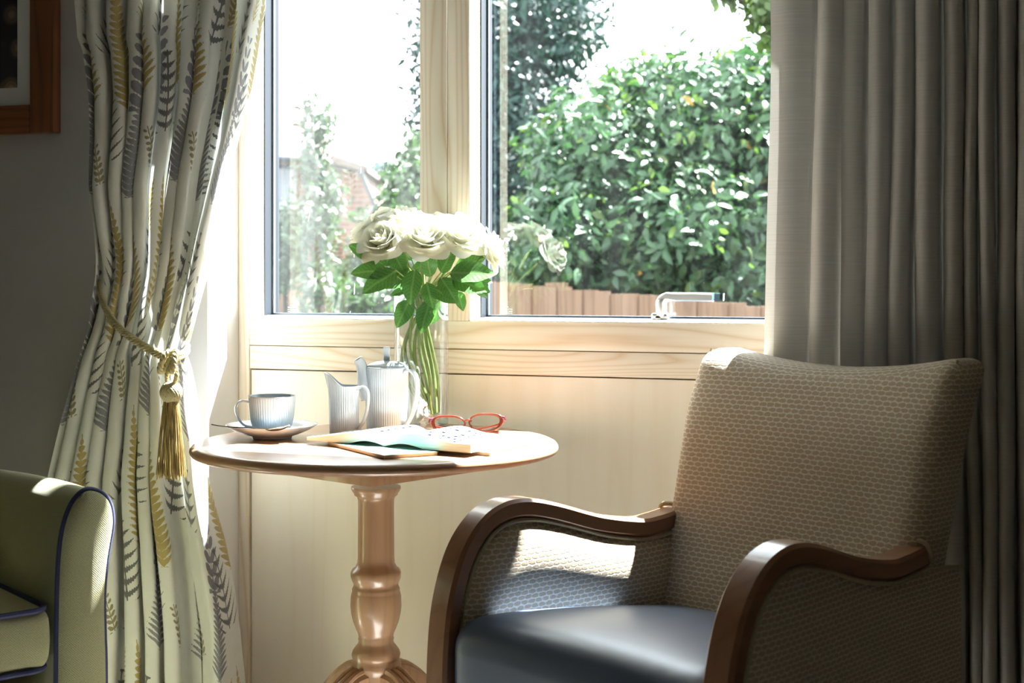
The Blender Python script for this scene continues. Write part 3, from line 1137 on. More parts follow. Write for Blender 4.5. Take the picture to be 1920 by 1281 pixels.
def right_curtain(fi, f, y):
    b0, b1, A, kind = FOLDS[fi]
    y = max(y, -400)
    drift = lambda b: b - 13 * smoothstep(0, 690, y) * max(0, 1 - (b - 1445) / 500.0) - (10 if fi > 3 else 0) * smoothstep(300, 1281, y) * math.sin(b * 0.013)
    x0, x1 = drift(b0), drift(b1)
    if kind == 0:
        dep = -0.004 - A * math.sin(PI * f) * 0.9 + 0.035 * smoothstep(0.93, 1.0, f)
        gx = f
    else:
        a0 = 0.035 if fi == 1 else FOLDS[fi - 1][2] * 0.75
        base = a0 * (1 - f) + A * 0.75 * f
        slit = 1 - smoothstep(0.0, 0.15, min(f, 1 - f))
        dep = base * 2.9 * slit - A * 0.80 * math.sin(PI * f) ** 0.85 + 0.004
        gx = f + 0.085 * math.sin(2 * PI * f) * -1.0
    wob = 0.0022 * math.sin(y * 0.0045 + fi * 2.1) + 0.0006 * math.sin(y * 0.013 + fi)
    p = PW(x0 + (x1 - x0) * gx, y, Y_CR)
    return Vector((p.x + wob, p.y + dep + wob, max(p.z, 0.012)))


mb = MB()
uvs = []
cols = []
for fi in range(len(FOLDS)):
    n = 26
    for k in range(n + (1 if fi == len(FOLDS) - 1 else 0)):
        cols.append((fi, k / n))
ys = [-400 + (1750 + 400) * j / 120 for j in range(121)]
for y in ys:
    for ci, (fi, f) in enumerate(cols):
        p = right_curtain(fi, f, y)
        mb.v.append(tuple(p))
        uvs.append((ci * 0.004, p.z))
nc = len(cols)
for j in range(120):
    for i in range(nc - 1):
        a = j * nc + i
        mb.f.append((a, a + 1, a + nc + 1, a + nc))
mb.uv = uvs
cur_r = obj('plain_curtain', mb, M_beige, angle=180)
tag(cur_r, 'plain beige full-length curtain hanging in deep folds behind the woven armchair', 'curtain')

# ================================================================= PICTURE
yp = Y_WALL - 0.028
c_out = PW(100, 248, yp)
x1, z0 = c_out.x, c_out.z
mw = 0.062
pw_, ph_ = 0.52, 0.66
proot = thing('framed_picture', (x1 - pw_ / 2, Y_WALL, z0), 'oak framed picture with wide white mount on the dark wall', 'picture')
fx0, fx1, fz0, fz1 = x1 - pw_, x1, z0, z0 + ph_
obj('frame_bar', MB().box((fx1 - mw, yp, fz0), (fx1, Y_WALL - 0.001, fz1)), M_oak, proot, bevel=0.003)
obj('frame_bar', MB().box((fx0, yp, fz0), (fx0 + mw, Y_WALL - 0.001, fz1)), M_oak, proot, bevel=0.003)
M_oak_h = wood('picture_oak_level', 0, lin(120, 72, 40), lin(82, 46, 24), rings=60, warp=1.2, rough=0.5)
obj('frame_bar', MB().box((fx0 + mw, yp, fz0), (fx1 - mw, Y_WALL - 0.001, fz0 + mw)), M_oak_h, proot, bevel=0.003)
obj('frame_bar', MB().box((fx0 + mw, yp, fz1 - mw), (fx1 - mw, Y_WALL - 0.001, fz1)), M_oak_h, proot, bevel=0.003)
obj('mount', MB().box((fx0 + mw, yp + 0.012, fz0 + mw), (fx1 - mw, yp + 0.016, fz1 - mw)), M_mat_card, proot, smooth=False)
m, nt, b = new_mat('dark_floral_print')
vo = nt.nodes.new('ShaderNodeTexVoronoi')
vo.inputs['Scale'].default_value = 15
nt.links.new(coords(nt), vo.inputs['Vector'])
fl = ((E(nt, vo.outputs['Distance']) * -2.6) + 1.15).clamp()
rg = ((E(nt, vo.outputs['Distance']) * 60).sin() * 0.18 + 0.82)
nt.links.new(mixc(nt, fl * rg, lin(32, 30, 42), lin(160, 132, 104)), b.inputs['Base Color'])
mm = 0.040
obj('print', MB().box((fx0 + mw + mm, yp + 0.0115, fz0 + mw + mm), (fx1 - mw - mm, yp + 0.0119, fz1 - mw - mm)), m, proot, smooth=False)

# ================================================================= TABLE
TZ = 0.70
TC = cw((705 - 960) / F * 2.58, 2.58, 0)
TR = 0.331
troot = thing('pedestal_table', (TC.x, TC.y, 0), 'round beech pedestal table with a turned column', 'table')


def tz(py):
    return CAMZ - (py - HOR) * 2.58 / F


prof = [(0.0, TZ - 0.0205), (TR - 0.018, TZ - 0.0205), (TR - 0.010, TZ - 0.0201), (TR - 0.0035, TZ - 0.0175), (TR - 0.0006, TZ - 0.0135), (TR, TZ - 0.0105), (TR - 0.0006, TZ - 0.0075), (TR - 0.0035, TZ - 0.0033), (TR - 0.009, TZ - 0.0005), (TR - 0.014, TZ), (0.0, TZ)]
obj('table_top', MB().lathe(prof, 128, (TC.x, TC.y, 0)), M_beech_top, troot, angle=60)
blk = MB().box((-0.125, -0.125, TZ - 0.058), (0.125, 0.125, TZ - 0.0206))
ra = TH + PI / 4 + math.radians(3)
blk.map(lambda p: Matrix.Rotation(ra, 3, 'Z') @ p + Vector((TC.x, TC.y, 0)))
obj('corner_block', blk, M_beech, troot, smooth=True, bevel=0.001)
pr = [(912, 46), (916, 46.5), (921, 44), (925, 41), (928, 40.5), (931, 36), (936, 34), (950, 33.6), (1000, 33.8), (1045, 34.2), (1056, 35.5), (1063, 39), (1067, 44.5), (1072, 47), (1077, 47.6), (1083, 46.5), (1089, 44), (1093, 42), (1097, 41.5), (1100, 43), (1104, 44.8), (1108, 44.2), (1111, 45.5), (1118, 47), (1135, 47.8), (1150, 46.2), (1165, 42.5), (1178, 37.5), (1187, 33.5), (1193, 32.4), (1197, 33.6), (1201, 32.5), (1206, 33.5), (1212, 38.5), (1219, 43.5), (1226, 45.5), (1231, 44.6), (1235, 43.4), (1239, 45.8), (1245, 47.2), (1252, 47.0), (1257, 45), (1262, 45.5), (1300, 45.5), (1380, 42), (1390, 30)]
pxm = 2.58 / F
obj('column', MB().lathe([(r * pxm, tz(y)) for y, r in reversed(pr)], 64, (TC.x, TC.y, 0)), M_beech, troot, angle=50)
for k in range(4):
    ang = TH - PI / 2 + PI / 4 + math.radians(2) + k * PI / 2
    d = Vector((math.cos(ang), math.sin(ang), 0))
    s = Vector((-math.sin(ang), math.cos(ang), 0))
    pts = spline([TC + d * 0.03 + UP * 0.262, TC + d * 0.065 + UP * 0.258, TC + d * 0.12 + UP * 0.215, TC + d * 0.17 + UP * 0.13, TC + d * 0.23 + UP * 0.05, TC + d * 0.285 + UP * 0.022], 8)
    N = len(pts)
    leg = obj('leg', MB().strip(pts, [0.048 - 0.012 * i / (N - 1) for i in range(N)], [0.058 - 0.026 * i / (N - 1) for i in range(N)], s), M_beech, troot)
    for o_ in (-0.013, 0.0, 0.013):
        rp = [p + s * o_ + UP * (0.030 - 0.013 * i / (N - 1)) for i, p in enumerate(pts)][4:N - 6]
        obj('reed', MB().tube(rp, 0.006, 8), M_beech, leg)

# ================================================================= TABLEWARE
SC = cw((510 - 960) / F * 2.63, 2.63, TZ)
sroot = obj('saucer', MB().lathe([(0.0, 0.004), (0.030, 0.004), (0.031, 0.0), (0.036, 0.0), (0.0375, 0.004), (0.050, 0.007), (0.070, 0.0155), (0.083, 0.0235), (0.0845, 0.0245), (0.084, 0.0258), (0.078, 0.0240), (0.066, 0.0175), (0.050, 0.0105), (0.030, 0.0085), (0.0, 0.0085)], 72, SC), M_china)
tag(sroot, 'round white china saucer under the teacup', 'saucer')


def ribs(n, depth, j0, j1):
    return lambda p, j: 1.0 - (depth * (0.5 + 0.5 * math.cos(n * p)) if j0 <= j <= j1 else 0.0)


CC = SC + UP * 0.0088
croot = thing('teacup', CC, 'ribbed white china teacup standing on its saucer', 'cup')
cp = [(0.0, 0.002), (0.022, 0.002), (0.023, 0.0), (0.026, 0.0005), (0.029, 0.003), (0.0345, 0.010), (0.0385, 0.020), (0.0405, 0.032), (0.0422, 0.050), (0.0434, 0.064), (0.0438, 0.0685), (0.0432, 0.0695), (0.0424, 0.0685), (0.0408, 0.050), (0.0388, 0.030), (0.036, 0.019), (0.031, 0.010), (0.020, 0.006), (0.0, 0.006)]
obj('bowl', MB().lathe(cp, 216, CC, rib=ribs(54, 0.022, 5, 9)), M_china, croot, angle=60)


def handle(pts, w, t, side, name, parent, mat):
    p = spline(pts, 8)
    N = len(p)
    return obj(name, MB().tube(p, 1.0, 12, up=side, sx=t, sy=w) if False else MB().strip(p, [w] * N, [t] * N, side), mat, parent, sub=1)


hd = cdir(-0.93, 0, 0.30)
hs = UP.cross(hd)
handle([CC + hd * 0.041 + UP * 0.058, CC + hd * 0.056 + UP * 0.061, CC + hd * 0.066 + UP * 0.050, CC + hd * 0.063 + UP * 0.032, CC + hd * 0.052 + UP * 0.017, CC + hd * 0.036 + UP * 0.012], 0.009, 0.0045, hs, 'cup_handle', croot, M_china)

# teaspoon on the saucer, in front of the cup
def sp_pt(px, py, Z):
    return P(px, py, Z)


spt = [sp_pt(397, 796, 2.585), sp_pt(415, 799.2, 2.58), sp_pt(440, 801.4, 2.572), sp_pt(470, 802.5, 2.565), sp_pt(490, 806, 2.56), sp_pt(497, 807.0, 2.558)]
s0 = spline(spt, 6)
sroot2 = thing('teaspoon', s0[-1], 'steel teaspoon resting on the saucer rim in front of the teacup', 'spoon')
N = len(s0)
obj('handle', MB().strip(s0, [0.0085 - 0.0045 * i / (N - 1) for i in range(N)], [0.0019] * N, cdir(0, 0.12, 1)), M_steel, sroot2)
b0, b1 = sp_pt(496, 807, 2.558), sp_pt(545, 799, 2.545)
bd = (b1 - b0)
bs = UP.cross(bd).normalized()
bn = bd.normalized().cross(bs)


def bowl_fn(u, v):
    a = (u - 0.5) * 2
    w = 0.0145 * math.sin(PI * min(1, max(0, v ** 0.8))) ** 0.6
    return b0 + bd * v + bs * (a * w) + bn * (-0.006 * (1 - a * a) * math.sin(PI * v) + 0.001)


bm_ = MB().grid(bowl_fn, 10, 14)
bo = obj('bowl', bm_, M_steel, sroot2)
sd = bo.modifiers.new('thickness', 'SOLIDIFY')
sd.thickness = 0.0012

# milk jug: oval body, cut-away rim rising to a pointed lip
JC = cw((645 - 960) / F * 2.69, 2.69, TZ)
lipd = cdir(-0.97, 0, 0.12)
jroot = thing('milk_jug', JC, 'small ribbed white milk jug with a pointed lip beside the teapot', 'jug')
lip_a = math.atan2(lipd.y, lipd.x)


def jug_mesh():
    mbj = MB()
    n = 168
    outer = [(0.0255, 0.0), (0.0272, 0.003), (0.0278, 0.015), (0.0284, 0.04), (0.0288, 0.065), (0.029, 0.085), (0.029, 1.0)]
    inner = [(0.0268, 1.0), (0.0265, 0.07), (0.026, 0.03), (0.022, 0.006), (0.0, 0.005)]
    rings_ = []
    for j, (r, z) in enumerate(outer + inner):
        ringv = []
        for i in range(n):
            p = 2 * PI * i / n
            d = (p - lip_a + PI) % (2 * PI) - PI
            lipk = max(0.0, math.cos(d))
            rim = 0.092 + 0.026 * (lipk ** 1.6)
            rr = r
            zz = rim if z == 1.0 else z
            if z == 1.0:
                rr += 0.009 * (max(0, math.cos(d)) ** 9)
            elif 0.08 <= z < 1.0:
                rr += 0.001 * (max(0, math.cos(d)) ** 9)
            if 1 <= j <= 5:
                rr *= 1 - 0.034 * (0.5 + 0.5 * math.cos(42 * p))
            ringv.append((JC.x + rr * math.cos(p), JC.y + rr * math.sin(p), JC.z + zz))
        rings_.append(ringv)
    V = [v for r in rings_ for v in r]
    Fc = []
    for j in range(len(rings_) - 1):
        for i in range(n):
            a = j * n + i
            b2 = j * n + (i + 1) % n
            Fc.append((a, b2, b2 + n, a + n))
    Fc.append(tuple(reversed(range(n))))
    mbj.add(V, Fc)
    return mbj


obj('body', jug_mesh(), M_china, jroot, angle=60)
jd = cdir(0.93, 0, 0.35)
handle([JC + jd * 0.027 + UP * 0.085, JC + jd * 0.040 + UP * 0.091, JC + jd * 0.050 + UP * 0.080, JC + jd * 0.050 + UP * 0.055, JC + jd * 0.042 + UP * 0.028, JC + jd * 0.028 + UP * 0.008], 0.0095, 0.0045, UP.cross(jd), 'jug_handle', jroot, M_china)

# coffee pot
PC = cw((725 - 960) / F * 2.745, 2.745, TZ)
proot2 = thing('coffee_pot', PC, 'tall ribbed white china pot with lid, spout and loop handle', 'pot')
pp = [(0.0, 0.0), (0.036, 0.0), (0.038, 0.002), (0.0388, 0.01), (0.040, 0.04), (0.0412, 0.08), (0.0422, 0.112), (0.0424, 0.1215), (0.0412, 0.1245), (0.0380, 0.1250), (0.0, 0.1250)]
obj('body', MB().lathe(pp, 224, PC, rib=ribs(56, 0.03, 2, 6)), M_china, proot2, angle=60)
lid = obj('lid', MB().lathe([(0.0, 0.1252), (0.0372, 0.1252), (0.0376, 0.1268), (0.034, 0.1305), (0.022, 0.1345), (0.008, 0.1365), (0.0, 0.1368)], 64, PC), M_china, proot2, angle=60)
kx = cdir(1, 0, 0)
ky = UP.cross(kx)
kb = rbox(0.0125, 0.0075, 0.028, 0.0022, 3)
kb.map(lambda p: PC + kx * p.x * (1 + 4 * p.z) + ky * p.y + UP * (p.z + 0.1485))
obj('knob', kb, M_china, lid)
sd_ = cdir(-0.95, 0, 0.25)
spth = spline([PC + sd_ * 0.034 + UP * 0.066, PC + sd_ * 0.042 + UP * 0.085, PC + sd_ * 0.045 + UP * 0.108, PC + sd_ * 0.050 + UP * 0.130, PC + sd_ * 0.056 + UP * 0.1405], 8)
N = len(spth)
spo = MB().tube(spth, [0.017 - 0.0085 * (i / (N - 1)) ** 0.8 for i in range(N)], 20, cap=False, up=UP.cross(sd_))
so = obj('spout', spo, M_china, proot2)
sm = so.modifiers.new('thickness', 'SOLIDIFY')
sm.thickness = 0.0022
pd = cdir(0.88, 0, 0.47)
handle([PC + pd * 0.038 + UP * 0.112, PC + pd * 0.052 + UP * 0.119, PC + pd * 0.066 + UP * 0.108, PC + pd * 0.070 + UP * 0.082, PC + pd * 0.063 + UP * 0.050, PC + pd * 0.050 + UP * 0.022, PC + pd * 0.036 + UP * 0.006], 0.014, 0.006, UP.cross(pd), 'pot_handle', proot2, M_china)

# ================================================================= VASE AND ROSES
VC = cw((790 - 960) / F * 2.815, 2.815, TZ)
VR, VH = 0.0535, 0.264
vroot = thing('glass_vase', VC, 'tall clear glass cylinder vase with a thick base holding roses', 'vase')
obj('wall', MB().lathe([(VR, 0.018), (VR, VH - 0.001), (VR - 0.0012, VH), (VR - 0.0025, VH - 0.001), (VR - 0.0028, 0.019)], 72, VC, closed=False), M_vase, vroot)
obj('thick_base', MB().lathe([(0.0, 0.0), (VR - 0.003, 0.0), (VR, 0.003), (VR, 0.0178), (VR - 0.004, 0.0185), (0.0, 0.0165)], 72, VC), M_vase_base, vroot)

LAYERS = [  # radius, height, count, half-angle, curl, droop
    (0.008, 0.047, 3, 1.5, 0.000, 0.0),
    (0.015, 0.048, 4, 1.15, 0.001, 0.0),
    (0.023, 0.046, 5, 0.95, 0.004, 0.001),
    (0.031, 0.042, 5, 0.88, 0.008, 0.004),
    (0.039, 0.035, 6, 0.80, 0.012, 0.008),
    (0.045, 0.024, 6, 0.74, 0.014, 0.012),
]


def petal_mesh(k):
    R, H, n, ha, curl, droop = LAYERS[k]

    def fn(u, v):
        a = (u - 0.5) * 2
        hgt = 1 - 0.42 * abs(a) ** 3.0 + 0.05 * math.cos(5 * a + k)
        t = v * hgt
        ang = a * ha * (0.35 + 0.65 * math.sin(PI / 2 * min(1, v * 1.25)))
        rad = R * (0.10 + 0.90 * math.sin(PI / 2 * min(1.0, t * 1.15)) ** 0.9)
        c = max(0.0, t - 0.62) / 0.38
        rad += curl * c * c * (1 + 0.3 * math.sin(3 * a + k * 2))
        z = H * t ** 0.85 - droop * c * c
        rad += 0.0012 * math.sin(7 * a + 3 * k) * t
        return (rad * math.cos(ang), rad * math.sin(ang), z)
    mbp = MB().grid(fn, 12, 12)
    me = bpy.data.meshes.new('petal')
    me.from_pydata(mbp.v, [], mbp.f)
    me.polygons.foreach_set('use_smooth', [True] * len(me.polygons))
    me.materials.append(M_petal)
    me.update()
    return me


PETALS = [petal_mesh(k) for k in range(len(LAYERS))]


def leaf_mesh(Wd=0.5, cup=0.18):
    mbp = MB()
    nu, nv = 8, 12
    uv = []
    for j in range(nv + 1):
        v = j / nv
        w = Wd * (math.sin(PI * v ** 0.82) ** 0.75) * (1 - 0.12 * v) + 0.004
        for i in range(nu + 1):
            a = (i / nu - 0.5) * 2
            ser = 1 + (0.03 * math.sin(v * 60) if abs(a) > 0.95 else 0)
            x = a * w * 0.5 * ser
            mbp.v.append((x, v, cup * abs(a) * w * 0.5 - 0.16 * (v - 0.3) ** 2 + 0.012 * math.sin(v * 14 + a * 2)))
            uv.append((a * w * 0.5, v))
    for j in range(nv):
        for i in range(nu):
            q = j * (nu + 1) + i
            mbp.f.append((q, q + 1, q + nu + 2, q + nu + 1))
    me = bpy.data.meshes.new('leaf')
    me.from_pydata(mbp.v, [], mbp.f)
    lay = me.uv_layers.new(name='uv')
    for lp in me.loops:
        lay.data[lp.index].uv = uv[lp.vertex_index]
    me.polygons.foreach_set('use_smooth', [True] * len(me.polygons))
    me.materials.append(M_rose_leaf)
    me.update()
    return me


LEAF = leaf_mesh(0.62)
SEPAL = leaf_mesh(0.22, 0.3)


def frame(dirv, normal):
    y = dirv.normalized()
    z = (normal - y * normal.dot(y)).normalized()
    x = y.cross(z)
    return Matrix((x, y, z)).transposed()


# px, py of the bloom's middle, depth, axis (right, up, towards camera), size, label bit
ROSES = [
    (683, 437, 2.82, (-0.80, 0.62, 0.10), 0.92, 'white rose leaning out furthest at the window end of the bunch'),
    (716, 446, 2.755, (-0.30, 0.62, 0.72), 1.02, 'white rose facing forward above the pair of low leaves, second in the bunch'),
    (754, 412, 2.80, (-0.05, 0.96, 0.28), 1.00, 'white rose standing topmost in the middle of the bunch'),
    (797, 440, 2.745, (0.12, 0.66, 0.74), 1.08, 'large white rose facing forward in the centre of the bunch'),
    (866, 436, 2.77, (0.38, 0.72, 0.58), 1.08, 'large white rose before the timber mullion, its petals fanned open'),
    (926, 468, 2.80, (0.92, 0.36, 0.15), 0.86, 'small white rose drooping sideways over the dark window frame'),
    (716, 414, 2.885, (-0.40, 0.88, -0.20), 0.95, 'white rose mostly hidden behind the others toward the pale house'),
    (828, 424, 2.885, (0.20, 0.93, -0.25), 0.95, 'white rose mostly hidden at the back beside the mullion'),
]
# leaf: base px/py, tip angle in the picture (deg ccw from right), length (px), depth, lean towards camera, owner rose
LEAVES = [
    (700, 484, 150, 46, 2.76, 0.1, 0), (728, 508, 182, 62, 2.73, 0.25, 0), (744, 508, 212, 68, 2.72, 0.3, 1),
    (735, 470, 300, 46, 2.77, 0.2, 1), (752, 482, 250, 44, 2.79, 0.1, 2), (778, 505, 262, 60, 2.74, 0.3, 3),
    (757, 525, 300, 40, 2.76, 0.5, 1), (808, 520, 100, 50, 2.76, 0.4, 3), (826, 512, 62, 52, 2.77, 0.2, 4),
    (836, 500, 110, 46, 2.79, 0.1, 7), (842, 512, 0, 78, 2.74, 0.2, 4), (868, 520, 352, 50, 2.76, 0.1, 4),
    (848, 522, 340, 64, 2.745, 0.35, 5), (880, 530, 322, 40, 2.78, 0.0, 5), (826, 520, 305, 52, 2.745, 0.4, 3),
    (856, 545, 290, 36, 2.79, 0.1, 7), (790, 500, 60, 40, 2.82, 0.0, 2), (800, 482, 20, 50, 2.84, -0.1, 7),
    (772, 488, 130, 40, 2.83, 0.0, 6), (768, 562, 246, 52, 2.785, 0.3, 1), (806, 565, 254, 56, 2.78, 0.35, 3),
    (832, 556, 244, 50, 2.81, 0.2, 4), (760, 545, 196, 26, 2.79, 0.3, 6), (832, 545, 20, 34, 2.79, 0.2, 5),
    (815, 490, 200, 44, 2.86, 0.0, 7), (784, 470, 200, 44, 2.86, 0.0, 6),
    (745, 492, 165, 52, 2.78, 0.15, 0), (765, 500, 225, 50, 2.77, 0.25, 2), (800, 530, 285, 46, 2.76, 0.4, 3),
    (818, 500, 40, 50, 2.80, 0.15, 4), (852, 508, 25, 56, 2.79, 0.1, 5), (872, 528, 338, 46, 2.77, 0.2, 5),
    (790, 488, 95, 38, 2.83, 0.1, 2), (812, 540, 330, 50, 2.76, 0.35, 4), (770, 520, 200, 48, 2.78, 0.2, 6),
]
bot = [(812, 776, 2.805), (806, 774, 2.82), (818, 775, 2.80), (809, 777, 2.79), (800, 775, 2.80), (804, 772, 2.83), (822, 773, 2.825), (815, 778, 2.80)]
mids = [(769, 640, 2.80), (792, 642, 2.79), (800, 640, 2.83), (786, 645, 2.80), (760, 640, 2.82), (755, 655, 2.81), (807, 640, 2.82), (777, 650, 2.83)]
necks = [(772, 545, 2.80), (778, 550, 2.78), (788, 552, 2.82), (794, 550, 2.785), (808, 550, 2.79), (815, 548, 2.80), (782, 548, 2.84), (800, 548, 2.84)]
rose_roots = []
for ri, (px, py, Z, ax, size, lab) in enumerate(ROSES):
    bp = P(bot[ri][0], bot[ri][1], bot[ri][2])
    bp.z = max(bp.z, VC.z + 0.020)
    root = thing('rose', bp, lab, 'rose', 'white roses in the vase')
    rose_roots.append(root)
    axis = cdir(*ax)
    cen = P(px, py, Z)
    base = cen - axis * 0.026 * size
    R0 = axis.to_track_quat('Z', 'Y').to_matrix().to_4x4()
    M0 = Matrix.Translation(base - bp) @ R0 @ Matrix.Scale(size, 4)
    for k, (R, H, n, ha, cu, dr) in enumerate(LAYERS):
        for i in range(n):
            o = link('petal', PETALS[k], None, root)
            jit = Euler((random.uniform(-0.07, 0.07), random.uniform(-0.07, 0.07), 2 * PI * i / n + k * 0.7 + ri + random.uniform(-0.12, 0.12))).to_matrix().to_4x4()
            o.matrix_local = M0 @ jit @ Matrix.Scale(random.uniform(0.94, 1.06), 4)
    for i in range(5):
        o = link('sepal', SEPAL, None, root)
        a = 2 * PI * i / 5 + ri
        rad = R0.to_3x3() @ Vector((math.cos(a), math.sin(a), 0))
        mt = frame(rad * 0.8 - axis * 0.5, axis).to_4x4()
        o.matrix_local = Matrix.Translation(base - bp + axis * 0.001) @ mt @ Matrix.Scale(0.036, 4)
    path = [bp, P(*mids[ri]) if False else P(mids[ri][0] + 14, mids[ri][1] + 70, mids[ri][2]), P(*mids[ri]), P(*necks[ri]), base - axis * 0.035 * size + Vector((0, 0, -0.012)), base]
    path = spline(path, 8)
    obj('stem', MB().tube(path, 0.0036, 8), M_stem, root)
    hip = [base - axis * 0.006 * size + axis * (0.010 * t) for t in (0, 0.35, 0.7, 1.0)]
    obj('hip', MB().tube(hip, [0.0035, 0.007, 0.008, 0.006], 10), M_stem, root)
for (px, py, ang, ln, Z, lean, ow) in LEAVES:
    root = rose_roots[ow]
    base = P(px, py, Z)
    a = math.radians(ang)
    d = cdir(math.cos(a), math.sin(a), lean)
    nrm = cdir(random.uniform(-0.3, 0.3), 0.55, 0.75)
    L = ln * Z / F * 1.14
    o = link('leaf', LEAF, None, root)
    o.matrix_local = Matrix.Translation(base - root.location) @ frame(d, nrm).to_4x4() @ Matrix.Scale(L, 4)
    stem_to = P(795, 560, 2.80) if py < 552 else P(790, 600, 2.80)
    mid = base * 0.5 + stem_to * 0.5 + Vector((0, 0, 0.004))
    pet = obj('leaf_stalk', MB().tube(spline([base + d * 0.004, base, mid, stem_to], 5), 0.0013, 6), M_stem, root)

# ================================================================= BOOKS AND GLASSES
def cz(X, Z, z):
    return cw(X, Z, z)


def slab(name, corner, e1, l1, e2, l2, z0, z1, mat, parent=None, **kw):
    A = cz(corner[0], corner[1], 0)
    d1 = (cz(e1[0], e1[1], 0)).normalized() * l1
    d2 = (cz(e2[0], e2[1], 0)).normalized() * l2
    v = [A, A + d1, A + d1 + d2, A + d2]
    V = [(p.x, p.y, z0) for p in v] + [(p.x, p.y, z1) for p in v]
    mbs = MB().add(V, [(0, 3, 2, 1), (4, 5, 6, 7), (0, 1, 5, 4), (1, 2, 6, 5), (2, 3, 7, 6), (3, 0, 4, 7)])
    return obj(name, mbs, mat, parent, **kw)


M_paper_edge = plain('paper_edges', lin(196, 182, 160), 0.9, vary=0.15, vscale=700)
M_paper = plain('paper', lin(236, 234, 228), 0.85)


def mat_cover(name, base, blob, sc=18):
    m, nt, b = new_mat(name)
    n = noise(nt, coords(nt), sc, 2)
    f = ((n - 0.5) * 8).clamp()
    nt.links.new(mixc(nt, f, base, blob), b.inputs['Base Color'])
    b.inputs['Roughness'].default_value = 0.3
    return m


M_cover_a = mat_cover('teal_cover', lin(170, 206, 198), lin(120, 175, 168), 25)
M_cover_b = mat_cover('pale_cover', lin(228, 230, 232), lin(200, 212, 222), 14)
MT = 0.0065
ra_ = thing('magazine', cz(-0.22, 2.42, TZ), 'closed magazine with pale teal cover lying under the open book', 'magazine')
slab('page_block', (-0.2087, 2.322), (-0.513, 0.858), 0.228, (0.858, 0.513), 0.098, TZ + 0.0002, TZ + MT - 0.0008, M_paper_edge, ra_, smooth=False)
slab('cover', (-0.2087, 2.320), (-0.513, 0.858), 0.230, (0.858, 0.513), 0.100, TZ + MT - 0.0007, TZ + MT, M_cover_a, ra_, smooth=False)
rb_ = thing('magazine', cz(-0.02, 2.50, TZ), 'thin pale magazine sticking out beyond the right-hand page of the open book', 'magazine')
slab('page_block', (0.061, 2.522), (-0.855, 0.518), 0.150, (-0.518, -0.855), 0.188, TZ + 0.0002, TZ + MT - 0.0008, M_paper_edge, rb_, smooth=False)
slab('cover', (0.0625, 2.524), (-0.855, 0.518), 0.153, (-0.518, -0.855), 0.192, TZ + MT - 0.0007, TZ + MT, M_cover_b, rb_, smooth=False)
M_slip = plain('blue_slip', lin(150, 190, 208), 0.6)
sl = slab('paper_slip', (0.004, 2.515), (0.95, 0.20), 0.028, (-0.2, 0.95), 0.016, TZ + MT + 0.0003, TZ + MT + 0.0042, M_slip, None, smooth=False)
tag(sl, 'small pale blue slip lying on the thin pale magazine', 'paper slip')

# open book: two arched page blocks over a cover
bz = TZ + MT + 0.0008
G0 = cz(-0.2186, 2.439, 0)
DR = cz(0.1535, -0.093, 0).normalized()
DS = cz(0.093, 0.1535, 0).normalized()
BW, BH = 0.176, 0.142
broot = thing('open_book', Vector((G0.x, G0.y, bz)), 'thick open paperback lying face up with printed puzzle pages', 'book')


def arch_r(t):     # height of the top page over the right half, t: 0 gutter .. 1 fore edge
    return 0.0035 + 0.0150 * math.sin(PI * min(1.0, t * 1.25) ** 0.55) ** 0.8 * (1 - smoothstep(0.25, 1.0, t)) + 0.0105 * smoothstep(0.05, 0.45, t)


def arch_l(t):
    return 0.003 + 0.0185 * (t / 0.2) ** 0.6 * (1 - smoothstep(0.0, 1.15, t)) * (1 if t < 0.2 else (0.2 / t) ** 0.45) + 0.0015


def block(arch, sgn, name, mat_top, width):
    n = 40
    top = MB()
    uv = []
    for j in range(9):
        for i in range(n + 1):
            t = i / n
            p = G0 + DR * (sgn * width * t) + DS * (BH * j / 8)
            top.v.append((p.x, p.y, bz + arch(t)))
            uv.append((sgn * width * t, BH * j / 8))
    for j in range(8):
        for i in range(n):
            a = j * (n + 1) + i
            q = (a, a + 1, a + n + 2, a + n + 1)
            top.f.append(q if sgn > 0 else tuple(reversed(q)))
    top.uv = uv
    o = obj(name, top, mat_top, broot)
    # cut sides of the pages
    sides = MB()
    und = lambda t: max(0.0, (0.012 * math.sin(PI * min(1, t * 2.2)) if t < 0.45 else 0.0)) * 0.55
    for (j, fl) in ((0, False), (1, True)):
        V = []
        for i in range(n + 1):
            t = i / n
            p = G0 + DR * (sgn * width * t) + DS * (BH * j)
            V.append((p.x, p.y, bz + min(und(t), arch(t) - 0.0006)))
            V.append((p.x, p.y, bz + arch(t) - 0.0002))
        Fc = [(2 * i, 2 * i + 2, 2 * i + 3, 2 * i + 1) for i in range(n)]
        sides.add(V, Fc)
    a = G0 + DR * (sgn * width)
    b2 = a + DS * BH
    sides.add([(a.x, a.y, bz), (b2.x, b2.y, bz), (b2.x, b2.y, bz + arch(1.0)), (a.x, a.y, bz + arch(1.0))], [(0, 1, 2, 3)])
    V = []
    for j in (0, 1):
        for i in range(n + 1):
            t = i / n
            p = G0 + DR * (sgn * width * t) + DS * (BH * j)
            V.append((p.x, p.y, bz + min(und(t), arch(t) - 0.0006)))
    sides.add(V, [(i, i + 1, n + 2 + i, n + 1 + i) for i in range(n)])
    obj('page_edges', sides, M_pages, o, angle=30)
    return o


